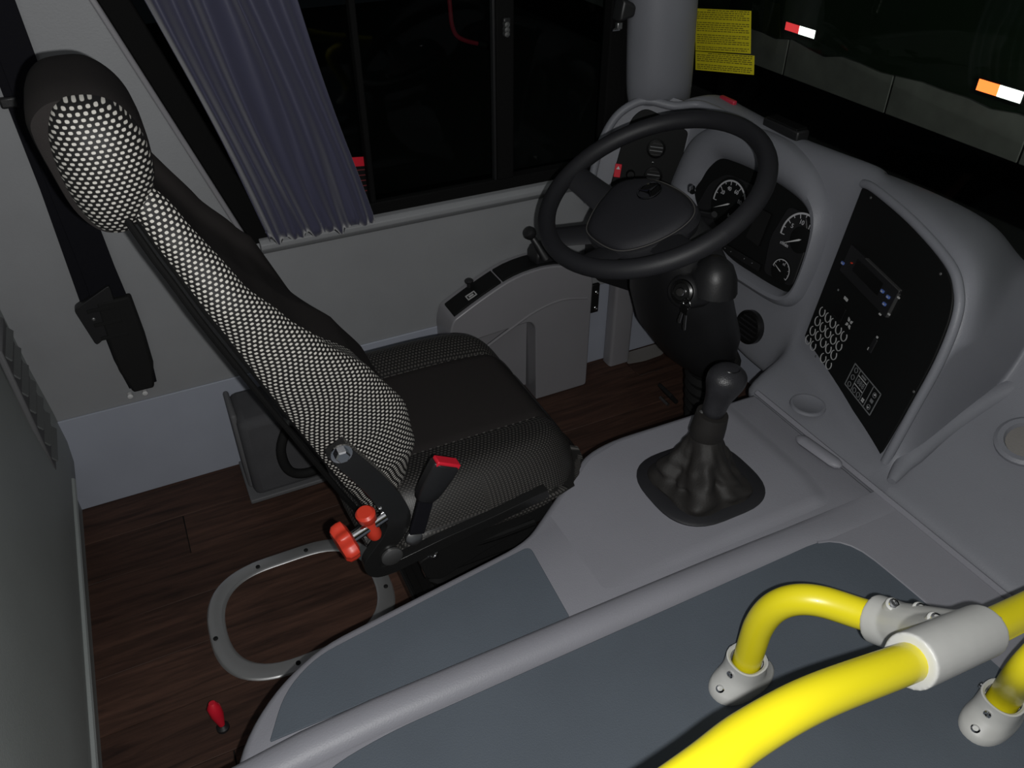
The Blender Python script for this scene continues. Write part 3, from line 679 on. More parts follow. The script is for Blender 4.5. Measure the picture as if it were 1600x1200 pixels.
obj('stalk_tip', tube([X_on(1082, 300, 1.02), X_on(1082, 293, 1.03)], .006, 8), 'chrome', col, smooth=True)
keys = thing('key_ring', 'metal keys on a small ring hanging from the ignition lock', 'keys', ig + V(-.015, 0, -.08))
ko = X_on(1073, 474, .858)
obj('ring', tube([ko + V(0, .011*math.cos(2*math.pi*i/20), .009*math.sin(2*math.pi*i/20)) for i in range(20)], .0012, 6, closed=True), 'chrome', keys, smooth=True)
obj('key_bow', prism(rpoly([ko + V(-.001, .012, -.004), ko + V(-.001, -.012, -.004), ko + V(-.001, -.010, -.022), ko + V(-.001, .010, -.022)], .005, 4), V(-1, 0, 0), 0, .004), 'black_gloss', keys, bevel=.001)
for dy, tl, ln in ((.006, .006, .030), (-.005, -.002, .036)):
    k0 = ko + V(-.002, dy, -.020); k1 = k0 + V(0, tl, -ln); t = (k1-k0).normalized(); s = V(0, 1, 0)
    pts = [k0 + s*.003, k0.lerp(k1, .3) + s*.003, k0.lerp(k1, .45) + s*.0045, k0.lerp(k1, .6) + s*.003, k0.lerp(k1, .75) + s*.0045, k0.lerp(k1, .9) + s*.003, k1, k0.lerp(k1, .9) - s*.0035, k0 - s*.003]
    obj('key_blade', prism(pts, V(-1, 0, 0), 0, .0018), 'steel', keys)
# pedal bracket by the column
pb = thing('pedal', 'worn metal accelerator pedal on the footwell floor', 'pedal', at(1040, 630, 2, 0))
pbo = at(1042, 628, 2, 0.0)
obj('plate', box(pbo + V(.0, 0, .03), (.012, .06, .05), (V(.8, 0, .6), V(0, 1, 0), V(-.6, 0, .8))), 'rubber', pb, bevel=.003)
obj('hinge', tube([pbo + V(-.01, .02, .006), pbo + V(-.01, -.02, .006)], .005, 8), 'steel', pb, smooth=True)
obj('dirt_floor_patch', prism(rpoly([V(1.20, 1.655, .0005), V(1.26, 1.645, .0005), V(1.33, 1.65, .0005), V(1.40, 1.708, .0005), V(1.22, 1.708, .0005), V(1.218, 1.675, .0005)], .015, 4), V(0, 0, 1), 0, .001), 'dust', fb)

# ================================================================== SIDE CONSOLE
YF = 1.62
sc = thing('side_console', 'grey side console box with black control top under the side window', 'console', (.8, 1.67, 0))
prof = [at(680, 474, 1, YF+.05)]  # unused corner kept for reference of height
fx = [(.868, 0), (1.035, 0), (1.035, .372), (.98, .408), (.90, .428), (.80, .420), (.70, .375), (.625, .335), (.613, .30), (.613, .02), (.635, .02), (.635, .245), (.66, .258), (.845, .272), (.862, .25)]
front = rpoly([V(x, YF, z) for x, z in fx], [.004, .012, .03, .05, .1, .1, .06, .012, .02, .01, .004, .01, .02, .015, .02], 4)
obj('body', prism(front, V(0, 1, 0), 0, WY-.002-YF), 'box_grey', sc, bevel=.006)
obj('recess_back', bounds(.636, .862, YF+.055, YF+.07, .02, .27), 'box_grey', sc)
sw_ = [(1.02, YF-.004, .30), (.94, YF-.004, .315), (.86, YF-.004, .30), (.78, YF-.004, .262), (.70, YF-.004, .22)]
obj('crease', tube(crom([V(x, YF+.0015, z) for x, _, z in sw_], 5), .004, 8), 'box_grey', sc, smooth=True)
# raised black control tops
def topat(x): 
    a = [(p.x, p.z) for p in front]; best = [z for (x0, z0), (x1, z1) in zip(a, a[1:]) for z in [z0 + (z1-z0)*(x-x0)/(x1-x0) if abs(x1-x0) > 1e-6 else z0] if min(x0, x1)-1e-6 <= x <= max(x0, x1)+1e-6]
    return max(best) if best else .35
def topstrip(x0, x1, n, y0, y1, name):
    xs = [x0 + (x1-x0)*i/n for i in range(n+1)]
    ls = []
    for x in xs:
        z = topat(x); ls.append([V(x, y0, z-.004), V(x, y0, z+.005), V(x, y1, z+.005), V(x, y1, z-.004)])
    return obj(name, loft(ls), 'panel_black', sc, bevel=.001, segs=1)
topstrip(.632, .765, 5, YF+.012, WY-.022, 'socket_plate')
topstrip(.770, 1.0, 8, YF+.012, WY-.022, 'brake_plate')
zt = topat(.69) + .005
so = V(.69, YF+.034, zt); su = V(1, 0, .42).normalized(); sv = V(0, 1, 0); sn = su.cross(sv).normalized()
obj('power_socket', cat(ring(so, su, sv, sn, .001, .0005, .001), *[box(so + su*a + sv*b + sn*.001, (c, d_, .002), (su, sv, sn)) for a, b, c, d_ in ((0, .009, .026, .003), (0, -.009, .026, .003), (.0125, 0, .003, .02), (-.0125, 0, .003, .02), (0, 0, .014, .005))]), 'print_grey', sc)
kn = V(.70, WY-.03, topat(.70)+.004)
obj('push_knob', lathe([(.006, 0), (.006, .012), (.011, .015), (.012, .020), (.008, .024), (0, .025)], kn, (0, 0, 1), 18), 'black_plastic', sc, smooth=True)
pk = thing('parking_brake_lever', 'black parking brake lever with a round knob on the side console', 'lever', V(.93, 1.665, topat(.92)))
pb0 = V(.905, 1.665, topat(.905)+.005)
obj('valve_body', loft([[pb0 + V(x*k, y*k, h) for x, y in ((-.035, -.03), (.035, -.03), (.04, 0), (.035, .03), (-.035, .03), (-.04, 0))] for k, h in ((1, -.002), (1, .02), (.85, .035), (.55, .045))]), 'black_plastic', pk, bevel=.005)
ka, kb = X_on(858, 412, .89), X_on(829, 366, .86)
obj('stem', tube([pb0 + V(0, 0, .025), ka.lerp(kb, .25), ka.lerp(kb, .6), kb], [.014, .012, .010, .008], 12), 'black_plastic', pk, smooth=True)
kd = (kb - (pb0 + V(0, 0, .025))).normalized()
obj('knob', lathe([(.007, -.010), (.015, -.004), (.018, .006), (.015, .014), (.008, .017), (0, .018)], kb, kd, 20), 'black_plastic', pk, smooth=True)
screw(pb0 + V(.012, -.026, .03), V(-.2, -.7, .6), .003, 'chrome', pk)
hg = thing('hinge_bracket', 'small black hinge with two bolts on the front edge of the side console', 'hinge', V(1.045, 1.64, .25))
obj('leaf', bounds(1.0355, 1.060, 1.622, 1.630, .245, .335), 'black_paint', hg, bevel=.002)
for z in (.26, .31): screw(V(1.050, 1.6215, z), V(0, -1, .2), .006, 'chrome', hg, 'bolt')

# ================================================================== BOX BEHIND THE SEAT, STRAP
hb = thing('heater_box', 'dark grey carpeted box on the floor behind the driver seat', 'box', (.25, 1.64, 0))
obj('body', bounds(.055, .46, 1.565, WY-.007, .0, .235), 'dark_carpet', hb, bevel=.02, segs=3)
obj('flange', bounds(.04, .475, 1.55, WY-.0065, .0, .012), 'box_dark', hb, bevel=.003)
obj('end_cover', bounds(.046, .060, 1.60, WY-.0065, .01, .24), 'box_dark', hb, bevel=.006)
lpth = crom([V(.17, 1.545, .225), V(.135, 1.53, .16), V(.145, 1.525, .09), V(.20, 1.525, .07), V(.27, 1.53, .10), V(.30, 1.54, .2)], 6)
hs_ = thing('hose_loop', 'black rubber hose looping in front of the dark box behind the seat', 'hose', (.2, 1.52, .06))
obj('hose', tube(lpth, .012, 10), 'rubber', hs_, smooth=True)
obj('hose_clip', lathe([(.016, -.006), (.016, .006)], lpth[0], (lpth[1]-lpth[0]), 12), 'zinc_dark', hs_, smooth=True)

# ================================================================== FLOOR HATCH
fh = thing('floor_hatch', 'wood-look floor hatch in a rounded bare metal frame behind the seat', 'floor hatch', (.08, 1.2, 0))
ho = resample(rpoly([V(-.118, 1.035, 0), V(.272, 1.035, 0), V(.272, 1.362, 0), V(-.118, 1.362, 0)], .15, 12), 120)
hin = resample(rpoly([V(-.082, 1.071, 0), V(.236, 1.071, 0), V(.236, 1.326, 0), V(-.082, 1.326, 0)], .122, 12), 120)
sft = min(range(120), key=lambda i: (hin[i]-ho[0]).length); hin = hin[sft:] + hin[:sft]
zz = lambda l, z: [V(p.x, p.y, z) for p in l]
mid = lambda t, z: [V(a.x+(b.x-a.x)*t, a.y+(b.y-a.y)*t, z) for a, b in zip(ho, hin)]
obj('frame', loft([zz(ho, .0005), mid(.06, .0035), mid(.14, .0042), mid(.80, .0042), mid(.9, .0036), mid(1, .0005)], False, False), 'aluminium', fh, smooth=True)
obj('hatch_lid', prism(zz(hin, .0004), V(0, 0, 1), 0, .0012), 'wood_vinyl', fh)
for p in ((403, 886), (478, 860), (337, 998), (466, 1036)):
    screw(at(*p, 2, .0045), V(0, 0, 1), .005, 'rubber', fh)
for q in ((.255, 1.16), (.20, 1.33)): screw(V(q[0], q[1], .0042), V(0, 0, 1), .005, 'rubber', fh)
rk = thing('red_lever', 'small red lever on the floor at the corner of the engine cover', 'lever', at(349, 1138, 2, 0))
ro = at(349, 1138, 2, 0)
obj('base', lathe([(.012, 0), (.012, .006), (.006, .012)], ro + V(0, 0, .0005), (0, 0, 1), 16), 'black_plastic', rk, smooth=True)
obj('grip', tube([ro + V(0, 0, .008), ro + V(-.002, .006, .04), ro + V(-.004, .01, .06), ro + V(-.004, .012, .07)], [.005, .012, .012, .006], 12), 'red_switch', rk, smooth=True)

# ================================================================== SEAT BELT ON THE WALL
sbt = thing('seat_belt', 'black seat belt strap with guide and boot on the grey side wall', 'seat belt', (-.12, 1.70, .29))
bp0 = [V(-.150, WY-.012, 2.0), V(-.142, WY-.012, 1.3), V(-.136, WY-.012, 1.0), V(-.132, WY-.013, .8), V(-.126, WY-.014, .62), V(-.122, WY-.014, .50), V(-.118, WY-.015, .40), V(-.116, WY-.012, .315)]
obj('strap', ribbon(bp0, (1, 0, 0), [.052, .054, .058, .062, .064, .072, .076, .06], .004), 'webbing', sbt, bevel=.001, segs=1)
obj('strap', ribbon([V(-.150, WY-.006, 2.0), V(-.160, WY-.006, 1.1), V(-.155, WY-.006, .8), V(-.158, WY-.008, .55)], (1, 0, 0), .044, .003), 'webbing', sbt)
obj('boot', loft([[V(-.117 + x*k, WY - .006 - y, z) for x, y in ((-.04, 0), (-.036, .022), (.036, .022), (.04, 0))] for k, z in ((.92, .55), (1.0, .45), (.95, .37), (.62, .31))]), 'rubber', sbt, bevel=.005)
obj('guide', prism(rpoly([V(-.195, WY-.004, .545), V(-.115, WY-.004, .585), V(-.115, WY-.004, .49), V(-.178, WY-.004, .45)], .008, 3), V(0, -1, 0), 0, .022), 'black_plastic', sbt, bevel=.003)
for k in range(3):
    obj('guide_rib', box((-.145 + k*.004, WY-.027, .535 - k*.035), (.055, .004, .008)), 'rubber', sbt, bevel=.001)
screw(V(-.165, WY-.0265, .515), V(0, -1, .1), .004, 'zinc_dark', sbt)
for p in ((203, 616), (226, 611)): obj('anchor_bolt', lathe([(.006, 0), (.006, .010), (0, .012)], at(*p, 1, WY-.006), (0, -1, 0), 10), 'white_plastic', sbt, smooth=True)
obj('upper_clip', box(at(14, 160, 1, WY-.01), (.03, .012, .02)), 'black_plastic', sbt, bevel=.004)

# ================================================================== CURTAIN
ct = thing('curtain', 'dark blue satin curtain gathered at the rear of the side window', 'curtain', (.34, 1.66, .62))
nu, nv = 150, 70
def curt(u, v):
    """u 0..1 from rear to front, v 0..1 from hem to top"""
    z = .628 + v*.95
    x0 = .222 - .26*(z-.628) - .04*math.exp(-((z-.628)/.06)**2)*0; x1 = .462 - .215*(z-.628)
    g = math.exp(-v*9)
    uu = u + .012*math.sin(u*21 + v*1.5)
    x = x0 + (x1-x0)*u
    x += .006*math.sin(v*7 + u*9)*(1-g)
    a = (.014*(1-.6*u) + .003)*(1-.35*g)
    y = 1.662 + a*math.sin(2*math.pi*(5.2*uu**.8) + .5*math.sin(v*5+u*4)) + .004*math.sin(2*math.pi*8.3*uu + 2.2*v + 1)*(.3 + .4*g) + .0025*g*math.sin(2*math.pi*12*u + .6)
    y -= .018*math.exp(-((u-.62-.25*v)/.10)**2)*math.exp(-((v-.12)/.2)**2)
    z2 = z + g*.003*math.sin(2*math.pi*9*u)
    if v == 0: z2 -= .004
    return V(x, y, z2)
gp = [[curt(j/nu, i/nv) for j in range(nu+1)] for i in range(nv+1)]
obj('cloth', loft(gp, False, False, False), 'satin', ct, smooth=True, solid=.0015)
obj('hem_cord', tube([gp[1][j] + V(0, .002, .004) for j in range(0, nu+1, 2)], .0022, 6), 'satin', ct, smooth=True)
obj('curtain_rail', tube([V(-.1, 1.672, 1.585), V(.6, 1.672, 1.585)], .008, 8), 'zinc_dark', ct, smooth=True)

# red framed notice on the side glass and small hardware
nt_ = thing('window_sticker', 'red-framed dark sticker on the side glass beside the curtain', 'sticker', V(.43, 1.75, .64))
p = [at(x, y, 1, WY+.0285) for x, y in ((545, 246), (580, 244), (583, 325), (552, 330))]
obj('backing', prism(p, V(0, -1, 0), 0, .0005), 'black_gloss', nt_)
obj('red_band', prism([p[0], p[1], p[1].lerp(p[2], .17), p[0].lerp(p[3], .17)], V(0, -1, 0), .0005, .001), 'red_switch', nt_)
obj('red_edge', prism([p[1].lerp(p[0], .16), p[1], p[2], p[2].lerp(p[3], .16)], V(0, -1, 0), .0005, .001), 'red_switch', nt_)
for k in range(5):
    a, b = p[0].lerp(p[3], .25+.1*k), p[1].lerp(p[2], .25+.1*k)
    obj('text_line', prism([a.lerp(b, .2), a.lerp(b, .78), a.lerp(b, .78)+V(0, 0, .003), a.lerp(b, .2)+V(0, 0, .003)], V(0, -1, 0), .0005, .0008), 'red_ink', nt_)
lt = thing('window_latch', 'black window latch with a metal catch beside the front pillar', 'latch', at(975, 45, 1, WY-.02))
lo_ = at(976, 18, 1, WY-.03)
obj('handle', loft([[lo_ + V(x*k, -h, z*k) for x, z in ((-.02, -.02), (.022, -.012), (.028, .012), (-.012, .03))] for k, h in ((1, -.025), (1.05, .005), (.8, .014))]), 'black_plastic', lt, bevel=.004)
obj('catch', box(at(967, 40, 1, WY-.012), (.014, .012, .016)), 'steel', lt, bevel=.002)
obj('catch_pin', lathe([(.004, -.01), (.004, .01)], at(962, 46, 1, WY-.014), (1, 0, 0), 8), 'chrome', lt, smooth=True)
sl = thing('sash_handle', 'small metal sash handle on the middle window bar', 'handle', at(792, 52, 1, WY-.01))
obj('mount', box(at(791, 42, 1, WY-.004), (.018, .012, .04)), 'black_plastic', sl, bevel=.003)
for y in (38, 46, 53): obj('roller', lathe([(.006, -.006), (.006, .006), (0, .007)], at(791, y, 1, WY-.014), (0, -1, 0), 12), 'steel', sl, smooth=True)

# ================================================================== DRIVER SEAT
seat = thing('driver_seat', 'bus driver seat in dark cloth with white-dotted woven bolsters', 'seat', (.33, 1.16, 0))
BO = V(.191, 1.128, .45); th = R(21.06); BA = V(-math.sin(th), 0, math.cos(th)); BN = V(math.cos(th), 0, math.sin(th))
def interp(tab, x):
    for (a, b), (c, d) in zip(tab, tab[1:]):
        if x <= c: t = max(0, (x-a)/(c-a)); t = t*t*(3-2*t)*.5 + t*.5; return b + (d-b)*t
    return tab[-1][1]
CREST = [(-.03, .030), (.0, .062), (.04, .105), (.09, .140), (.165, .157), (.25, .142), (.34, .108), (.40, .086), (.47, .066), (.58, .052), (.64, .035), (.66, .02)]
HW = [(-.03, .15), (.02, .190), (.10, .202), (.3, .202), (.45, .190), (.55, .160), (.61, .128), (.66, .09)]
vsn = [-.03 + .69*i/76 for i in range(77)]
rings, arcs = [], []
for v in vsn:
    c = interp(CREST, v); hw = interp(HW, v); dd = .026 if v > .345 else .012 + .014*max(0, (v-.25)/.095)
    dd *= min(1, max(.2, (.66-v)/.1))
    half = [(0, 0), (.6*hw, 0), (.9*hw, .004), (1.0*hw, min(.022, c*.3)), (1.0*hw, .62*c), (.965*hw, .88*c), (.89*hw, c), (.77*hw, c-.25*dd), (.62*hw, c-.8*dd), (.3*hw, c-dd), (0, c-dd)]
    pts = crom([V(y, n, 0) for y, n in half], 4)
    loop = [(-p.x, p.y) for p in pts] + [(p.x*.86, p.y*(1-(1-min(c, .098)/c)*min(1, 1.2*p.x/hw)) - .010*min(1, p.x/hw)*(p.y > .3*c)) for p in pts[-2:0:-1]]      # near (aisle) side first, then far side
    l3 = [BO + V(0, 1, 0)*y + BN*n + BA*v for y, n in loop]
    rings.append(l3)
    s = [0]
    for j in range(1, len(l3)+1): s.append(s[-1] + (l3[j % len(l3)]-l3[j-1]).length)
    s0 = s[24]; arcs.append([q - s0 for q in s])
K = len(rings[0])
def zone(i, j):
    jj = j if j < 40 else K-1-j
    if i == 0 and False: return 'shell'
    if jj < 10: return 'shell'
    if jj < 24: return 'side'
    return 'side' if vsn[i] < .345 and j < 33 else 'panel'
zones = {}
for i in range(len(rings)-1):
    for j in range(K): zones.setdefault(zone(i, j), []).append((i, j))
def zobj(name, cells, m, parent):
    vs, fs, uv, idx = [], [], [], {}
    def vid(i, j):
        k = (i, j)
        if k not in idx: idx[k] = len(vs); vs.append(rings[i][j % K]); uv.append((arcs[i][j], vsn[i]))
        return idx[k]
    for i, j in cells: fs.append([vid(i, j), vid(i, j+1), vid(i+1, j+1), vid(i+1, j)])
    return obj(name, (vs, fs), m, parent, smooth=True, uv=uv, solid=0)
back = thing('backrest', None, None, BO); back.parent = seat; back.location = BO - seat.location
zobj('back_shell', zones['shell'], 'rubber', back)
zobj('side_bolsters', zones['side'], 'fabric_dots', back)
zobj('centre_panel', zones['panel'], 'fabric_plain', back)
obj('back_cap', loft([rings[-1], [p.lerp(BO + BA*.665 + BN*.012, .6) + BA*.006 for p in rings[-1]]], False, True), 'fabric_plain', back, smooth=True)
obj('base_cap', loft([rings[0], [p.lerp(BO - BA*.04 + BN*.015, .6) - BA*.006 for p in rings[0]]], False, True), 'rubber', back, smooth=True)
obj('back_trim', tube([BO + BA*v + V(0, -interp(HW, v)*.985, 0) - BN*.002 for v in vsn[4:72:3]], .0045, 8), 'frame_black', back, smooth=True)
# headrest: bolster across the seat, its end covered in the dotted weave
hop = [(100, 142), (146, 142), (190, 166), (222, 203), (240, 250), (241, 295), (228, 332), (205, 357), (178, 364), (148, 356), (112, 325), (76, 266), (47, 212), (40, 180), (62, 152)]
oop = [(112, 150), (150, 150), (188, 166), (220, 203), (238, 250), (239, 293), (227, 330), (204, 354), (178, 360), (148, 348), (116, 312), (90, 262), (75, 212), (78, 174), (92, 157)]
H0 = crom([at(x, y, 1, 1.04) for x, y in hop], 5, True); HE = crom([at(x, y, 1, 1.028) for x, y in oop], 5, True)
hc = sum(H0, V(0, 0, 0))/len(H0); ec_ = sum(HE, V(0, 0, 0))/len(HE)
def hl(k, y, L=None, c=None): 
    L = L or H0; c = c or hc
    return [V(c.x + (p.x-c.x)*k, y, c.z + (p.z-c.z)*k) for p in L]
hr = thing('headrest', None, None, hc); hr.parent = seat; hr.location = V(hc.x, 1.15, hc.z-.12) - seat.location
obj('cushion', loft([hl(.80, 1.022), hl(.93, 1.026), hl(1.0, 1.045), hl(1.02, 1.09), hl(1.02, 1.16), hl(.99, 1.21), hl(.9, 1.245), hl(.7, 1.268), hl(.35, 1.278)]), 'fabric_plain', hr, smooth=True)
el = [(1.0, 1.030), (.985, 1.018), (.93, 1.007), (.8, .996), (.6, .988), (.4, .984), (.2, .982), (.03, .981)]
eg = loft([hl(k, y, HE, ec_) for k, y in el], False, True)
obj('end_cover', eg, 'fabric_dots', hr, smooth=True, uv=[((p.x-ec_.x), (p.z-ec_.z)) for p in eg[0]])
for dy in (-.05, .05):
    obj('headrest_post', tube([BO + BA*.60 + BN*.015 + V(0, dy, 0), BO + BA*.66 + BN*.01 + V(0, dy, 0)], .007, 10), 'zinc_dark', hr, smooth=True)
# cushion
cx, cy, hx, hy = .402, 1.165, .212, .262
NU, NV = 56, 56
def cq(u, v):
    e = (abs(u)**7 + abs(v)**7)**(1/7)
    x = cx + hx*u*(1 - .05*abs(v)**5 - (.10*abs(v)**4 if u > 0 and v > 0 else .02*abs(v)**4)); y = cy + hy*v*(1 - .10*abs(u)**6 - (.05*max(u, 0)**3))
    z = .468 + .012*math.exp(-((abs(v)-.72)/.16)**2) - .010*max(0, u)**2
    z -= .052*max(0, (e-.74)/.26)**2.2
    z -= .004*math.exp(-((abs(v)-.47)/.03)**2)
    return V(x, y, z)
gc = [[cq(-1+2*i/NU, -1+2*j/NV) for j in range(NV+1)] for i in range(NU+1)]
cz = {'a': [], 'b': []}
for i in range(NU):
    for j in range(NV):
        vv = -1 + 2*(j+.5)/NV
        cz['a' if abs(vv) < .464 else 'b'].append((i, j))
def gobj(name, cells, m, parent):
    vs, fs, uv, idx = [], [], [], {}
    def vid(i, j):
        if (i, j) not in idx: idx[(i, j)] = len(vs); p = gc[i][j]; vs.append(p); uv.append((p.x + max(0, .468-p.z)*1.2*(p.x > cx), p.y + (p.z-.45)*(1.2 if p.y < cy else -1.2)))
        return idx[(i, j)]
    for i, j in cells: fs.append([vid(i, j), vid(i+1, j), vid(i+1, j+1), vid(i, j+1)])
    return obj(name, (vs, fs), m, parent, smooth=True, uv=uv)
cush = thing('seat_cushion', None, None, V(cx, cy, .37)); cush.parent = seat; cush.location = V(cx, cy, .37) - seat.location
gobj('centre_panel', cz['a'], 'fabric_plain', cush)
gobj('side_bolsters', cz['b'], 'fabric_fine', cush)
bl_ = [gc[i][0] for i in range(NU)] + [gc[NU][j] for j in range(NV)] + [gc[i][NV] for i in range(NU, 0, -1)] + [gc[0][j] for j in range(NV, 0, -1)]
acc, al = 0, []
for a, b in zip(bl_, bl_[1:]+bl_[:1]): al.append(acc); acc += (b-a).length
sk = [(0, 0), (.012, .3), (.014, .6), (.004, .9), (-.012, 1)]
cc = V(cx, cy, 0); skl = []
for d_, t in sk: skl.append([V(p.x + (p.x-cx)/hx*d_, p.y + (p.y-cy)/hy*d_, p.z + (.372 + .032*sst(.46, .56, p.x)*(p.y < 1.0)-p.z)*t) for p in bl_])
sg = loft(skl, False, False)
obj('skirt', sg, 'fabric_fine', cush, smooth=True, uv=[(al[i % len(bl_)], p.z) for i, p in enumerate(sg[0])])
for sy in (1, -1):
    g = []
    for i in range(10, 50):
        if i % 2: continue
        a = cq(-1+2*i/NU, sy*.468); b = cq(-1+2*(i+.9)/NU, sy*.468); t = (b-a).normalized()
        g.append(box((a+b)/2 + V(0, 0, .001), ((b-a).length*.7, .0016, .0012), (t, V(0, 1, 0), V(0, 0, 1))))
    obj('stitching', cat(*g), 'stitch', cush)
# pan, suspension and base
fr = thing('seat_base', None, None, V(.35, 1.16, 0)); fr.parent = seat; fr.location = V(.35, 1.16, 0) - seat.location
obj('pan', prism(rpoly([V(.235, .925, 0), V(.47, .925, 0), V(.585, 1.02, 0), V(.585, 1.405, 0), V(.235, 1.405, 0)], .05, 4), V(0, 0, 1), .335, .378), 'black_plastic', fr, bevel=.006)
obj('bellows', loft([prism(rpoly([V(.305-d_, .96-d_, 0), V(.48+d_, .96-d_, 0), V(.48+d_, 1.36+d_, 0), V(.305-d_, 1.36+d_, 0)], .03, 3), V(0, 0, 1), z, z+.001)[0][:16] for z, d_ in ((.04, 0), (.075, .012), (.11, 0), (.145, .012), (.18, 0), (.215, .012), (.25, 0), (.285, .012), (.32, 0), (.34, -.01))]), 'rubber', fr, smooth=True)
obj('foot', bounds(.29, .50, .93, 1.38, .0005, .04), 'black_paint', fr, bevel=.004)
obj('slide_rail', bounds(.27, .49, .898, .925, .30, .345), 'black_paint', fr, bevel=.004)
obj('slide_lever', tube([V(.34, .905, .345), V(.42, .895, .352), V(.48, .892, .358)], .007, 8), 'black_gloss', fr, smooth=True)
for p, s in (((676, 866), .010), ((752, 815), .008), ((800, 800), .007)): 
    screw(at(*p, 1, .893), V(0, -.8, .6), s, 'chrome' if s > .009 else 'zinc_dark', fr, 'bolt')
obj('mount_plate', prism(rpoly([at(x, y, 1, .895) for x, y in ((655, 880), (700, 850), (860, 775), (870, 800), (760, 860), (690, 905), (668, 905))], .008, 3), V(0, 1, 0), 0, .012), 'black_paint', fr, bevel=.003)
# black recliner bracket on the aisle side
BY = .885
bpx = [(524, 700), (548, 722), (580, 750), (606, 780), (622, 808), (613, 835), (594, 858), (580, 878), (588, 890), (612, 884), (650, 866), (700, 842), (770, 810), (855, 768)]
bw = [.016, .018, .019, .020, .020, .018, .015, .013, .012, .012, .012, .012, .010, .009]
bpa = crom([at(x, y, 1, BY) for x, y in bpx], 5)
bwi = [bw[min(i//5, 13)] + (bw[min(i//5+1, 13)] - bw[min(i//5, 13)])*(i % 5)/5 for i in range(len(bpa))]
def plate(path, wd, y0, y1):
    ls = []
    for i, p in enumerate(path):
        t = (path[min(i+1, len(path)-1)] - path[max(i-1, 0)]).normalized(); s = V(-t.z, 0, t.x)
        a, b = p + s*wd[i], p - s*wd[i]
        ls.append([V(a.x, y0, a.z), V(a.x, y1, a.z), V(b.x, y1, b.z), V(b.x, y0, b.z)])
    return loft(ls)
rb = obj('recliner_bracket', plate(bpa, bwi, BY-.006, BY+.012), 'black_paint', seat, bevel=.004, segs=3)
hxo = at(533, 708, 1, BY-.007)
obj('hex_bolt', cat(lathe([(.016, 0), (.016, .003)], hxo, (0, -1, 0), 20), lathe([(.011, .003), (.011, .010), (.009, .012)], hxo, (0, -1, 0), 6)), 'chrome', rb)
obj('pivot_bolt', lathe([(.014, 0), (.014, .006), (.009, .009), (0, .009)], at(646, 838, 1, BY-.010), (0, -1, .2), 16), 'steel', rb, smooth=True)
obj('pivot_disc', lathe([(.018, 0), (.018, .004), (.015, .006), (0, .006)], at(612, 868, 1, BY-.007), (0, -1, 0), 20), 'zinc_dark', rb, smooth=True)
s0, s1 = at(541, 846, 1, .862), at(602, 806, 1, .874); sx_ = (s1-s0).normalized()
ad = thing('adjuster', None, None, s0); ad.parent = seat; ad.location = s0 - seat.location
obj('shaft', tube([s0 - sx_*.005, s0.lerp(s1, .5), s1], [.010, .009, .009], 14), 'chrome', ad, smooth=True)
uu, vv_, nn_ = basis(sx_)
def lobed(r, h, n=6, amp=.12): return [s0 + nn_*h + (uu*math.cos(a) + vv_*math.sin(a))*r*(1+amp*math.cos(n*a)) for a in [2*math.pi*i/72 for i in range(72)]]
obj('lobed_knob', loft([lobed(.024, -.014), lobed(.029, -.009), lobed(.030, 0), lobed(.029, .007), lobed(.020, .011)]), 'red_plastic', ad, smooth=True)
km = s0.lerp(s1, .62); kup = (vv_ if abs(vv_.z) > abs(uu.z) else uu); kup = kup if kup.z > 0 else -kup
obj('thumb_screw', loft([[km + kup*h + (sx_*math.cos(a)*.9 + kup.cross(sx_)*math.sin(a))*r for a in [2*math.pi*i/20 for i in range(20)]] for r, h in ((.011, -.026), (.013, -.020), (.012, -.008), (.010, .004), (.010, .012), (.016, .018), (.017, .030), (.013, .034))]), 'red_plastic', ad, smooth=True)
# buckle on its stalk
kb0 = at(650, 832, 1, .872); kb1 = at(668, 772, 1, .870); kb2 = at(697, 722, 1, .866)
bk = thing('belt_buckle', None, None, kb0); bk.parent = seat; bk.location = kb0 - seat.location
obj('stalk', plate(crom([kb0, kb0.lerp(kb1, .5), kb1, kb1.lerp(kb2, .3)], 3), [.013]*10, .866, .874), 'webbing', bk, bevel=.002)
t = (kb2-kb1).normalized(); s = V(-t.z, 0, t.x)
def bsec(q, wd, dp): return [kb1 + t*q + s*a*wd + V(0, b*dp, 0) for a, b in ((1, -.6), (.6, -1), (-.6, -1), (-1, -.6), (-1, .6), (-.6, 1), (.6, 1), (1, .6))]
L_ = (kb2-kb1).length
obj('housing', loft([bsec(-.012, .014, .009), bsec(.0, .019, .012), bsec(.02, .022, .013), bsec(L_*.8, .024, .014), bsec(L_, .024, .013)]), 'black_plastic', bk, bevel=.002)
pr = [kb2 + t*.001 + s*.021 + V(0, -.011, 0), kb2 + t*.001 - s*.021 + V(0, -.011, 0), kb2 + t*.001 - s*.021 + V(0, .009, 0), kb2 + t*.001 + s*.021 + V(0, .009, 0)]
obj('release_button', prism(pr, t, -.006, .004), 'red_switch', bk, bevel=.002)

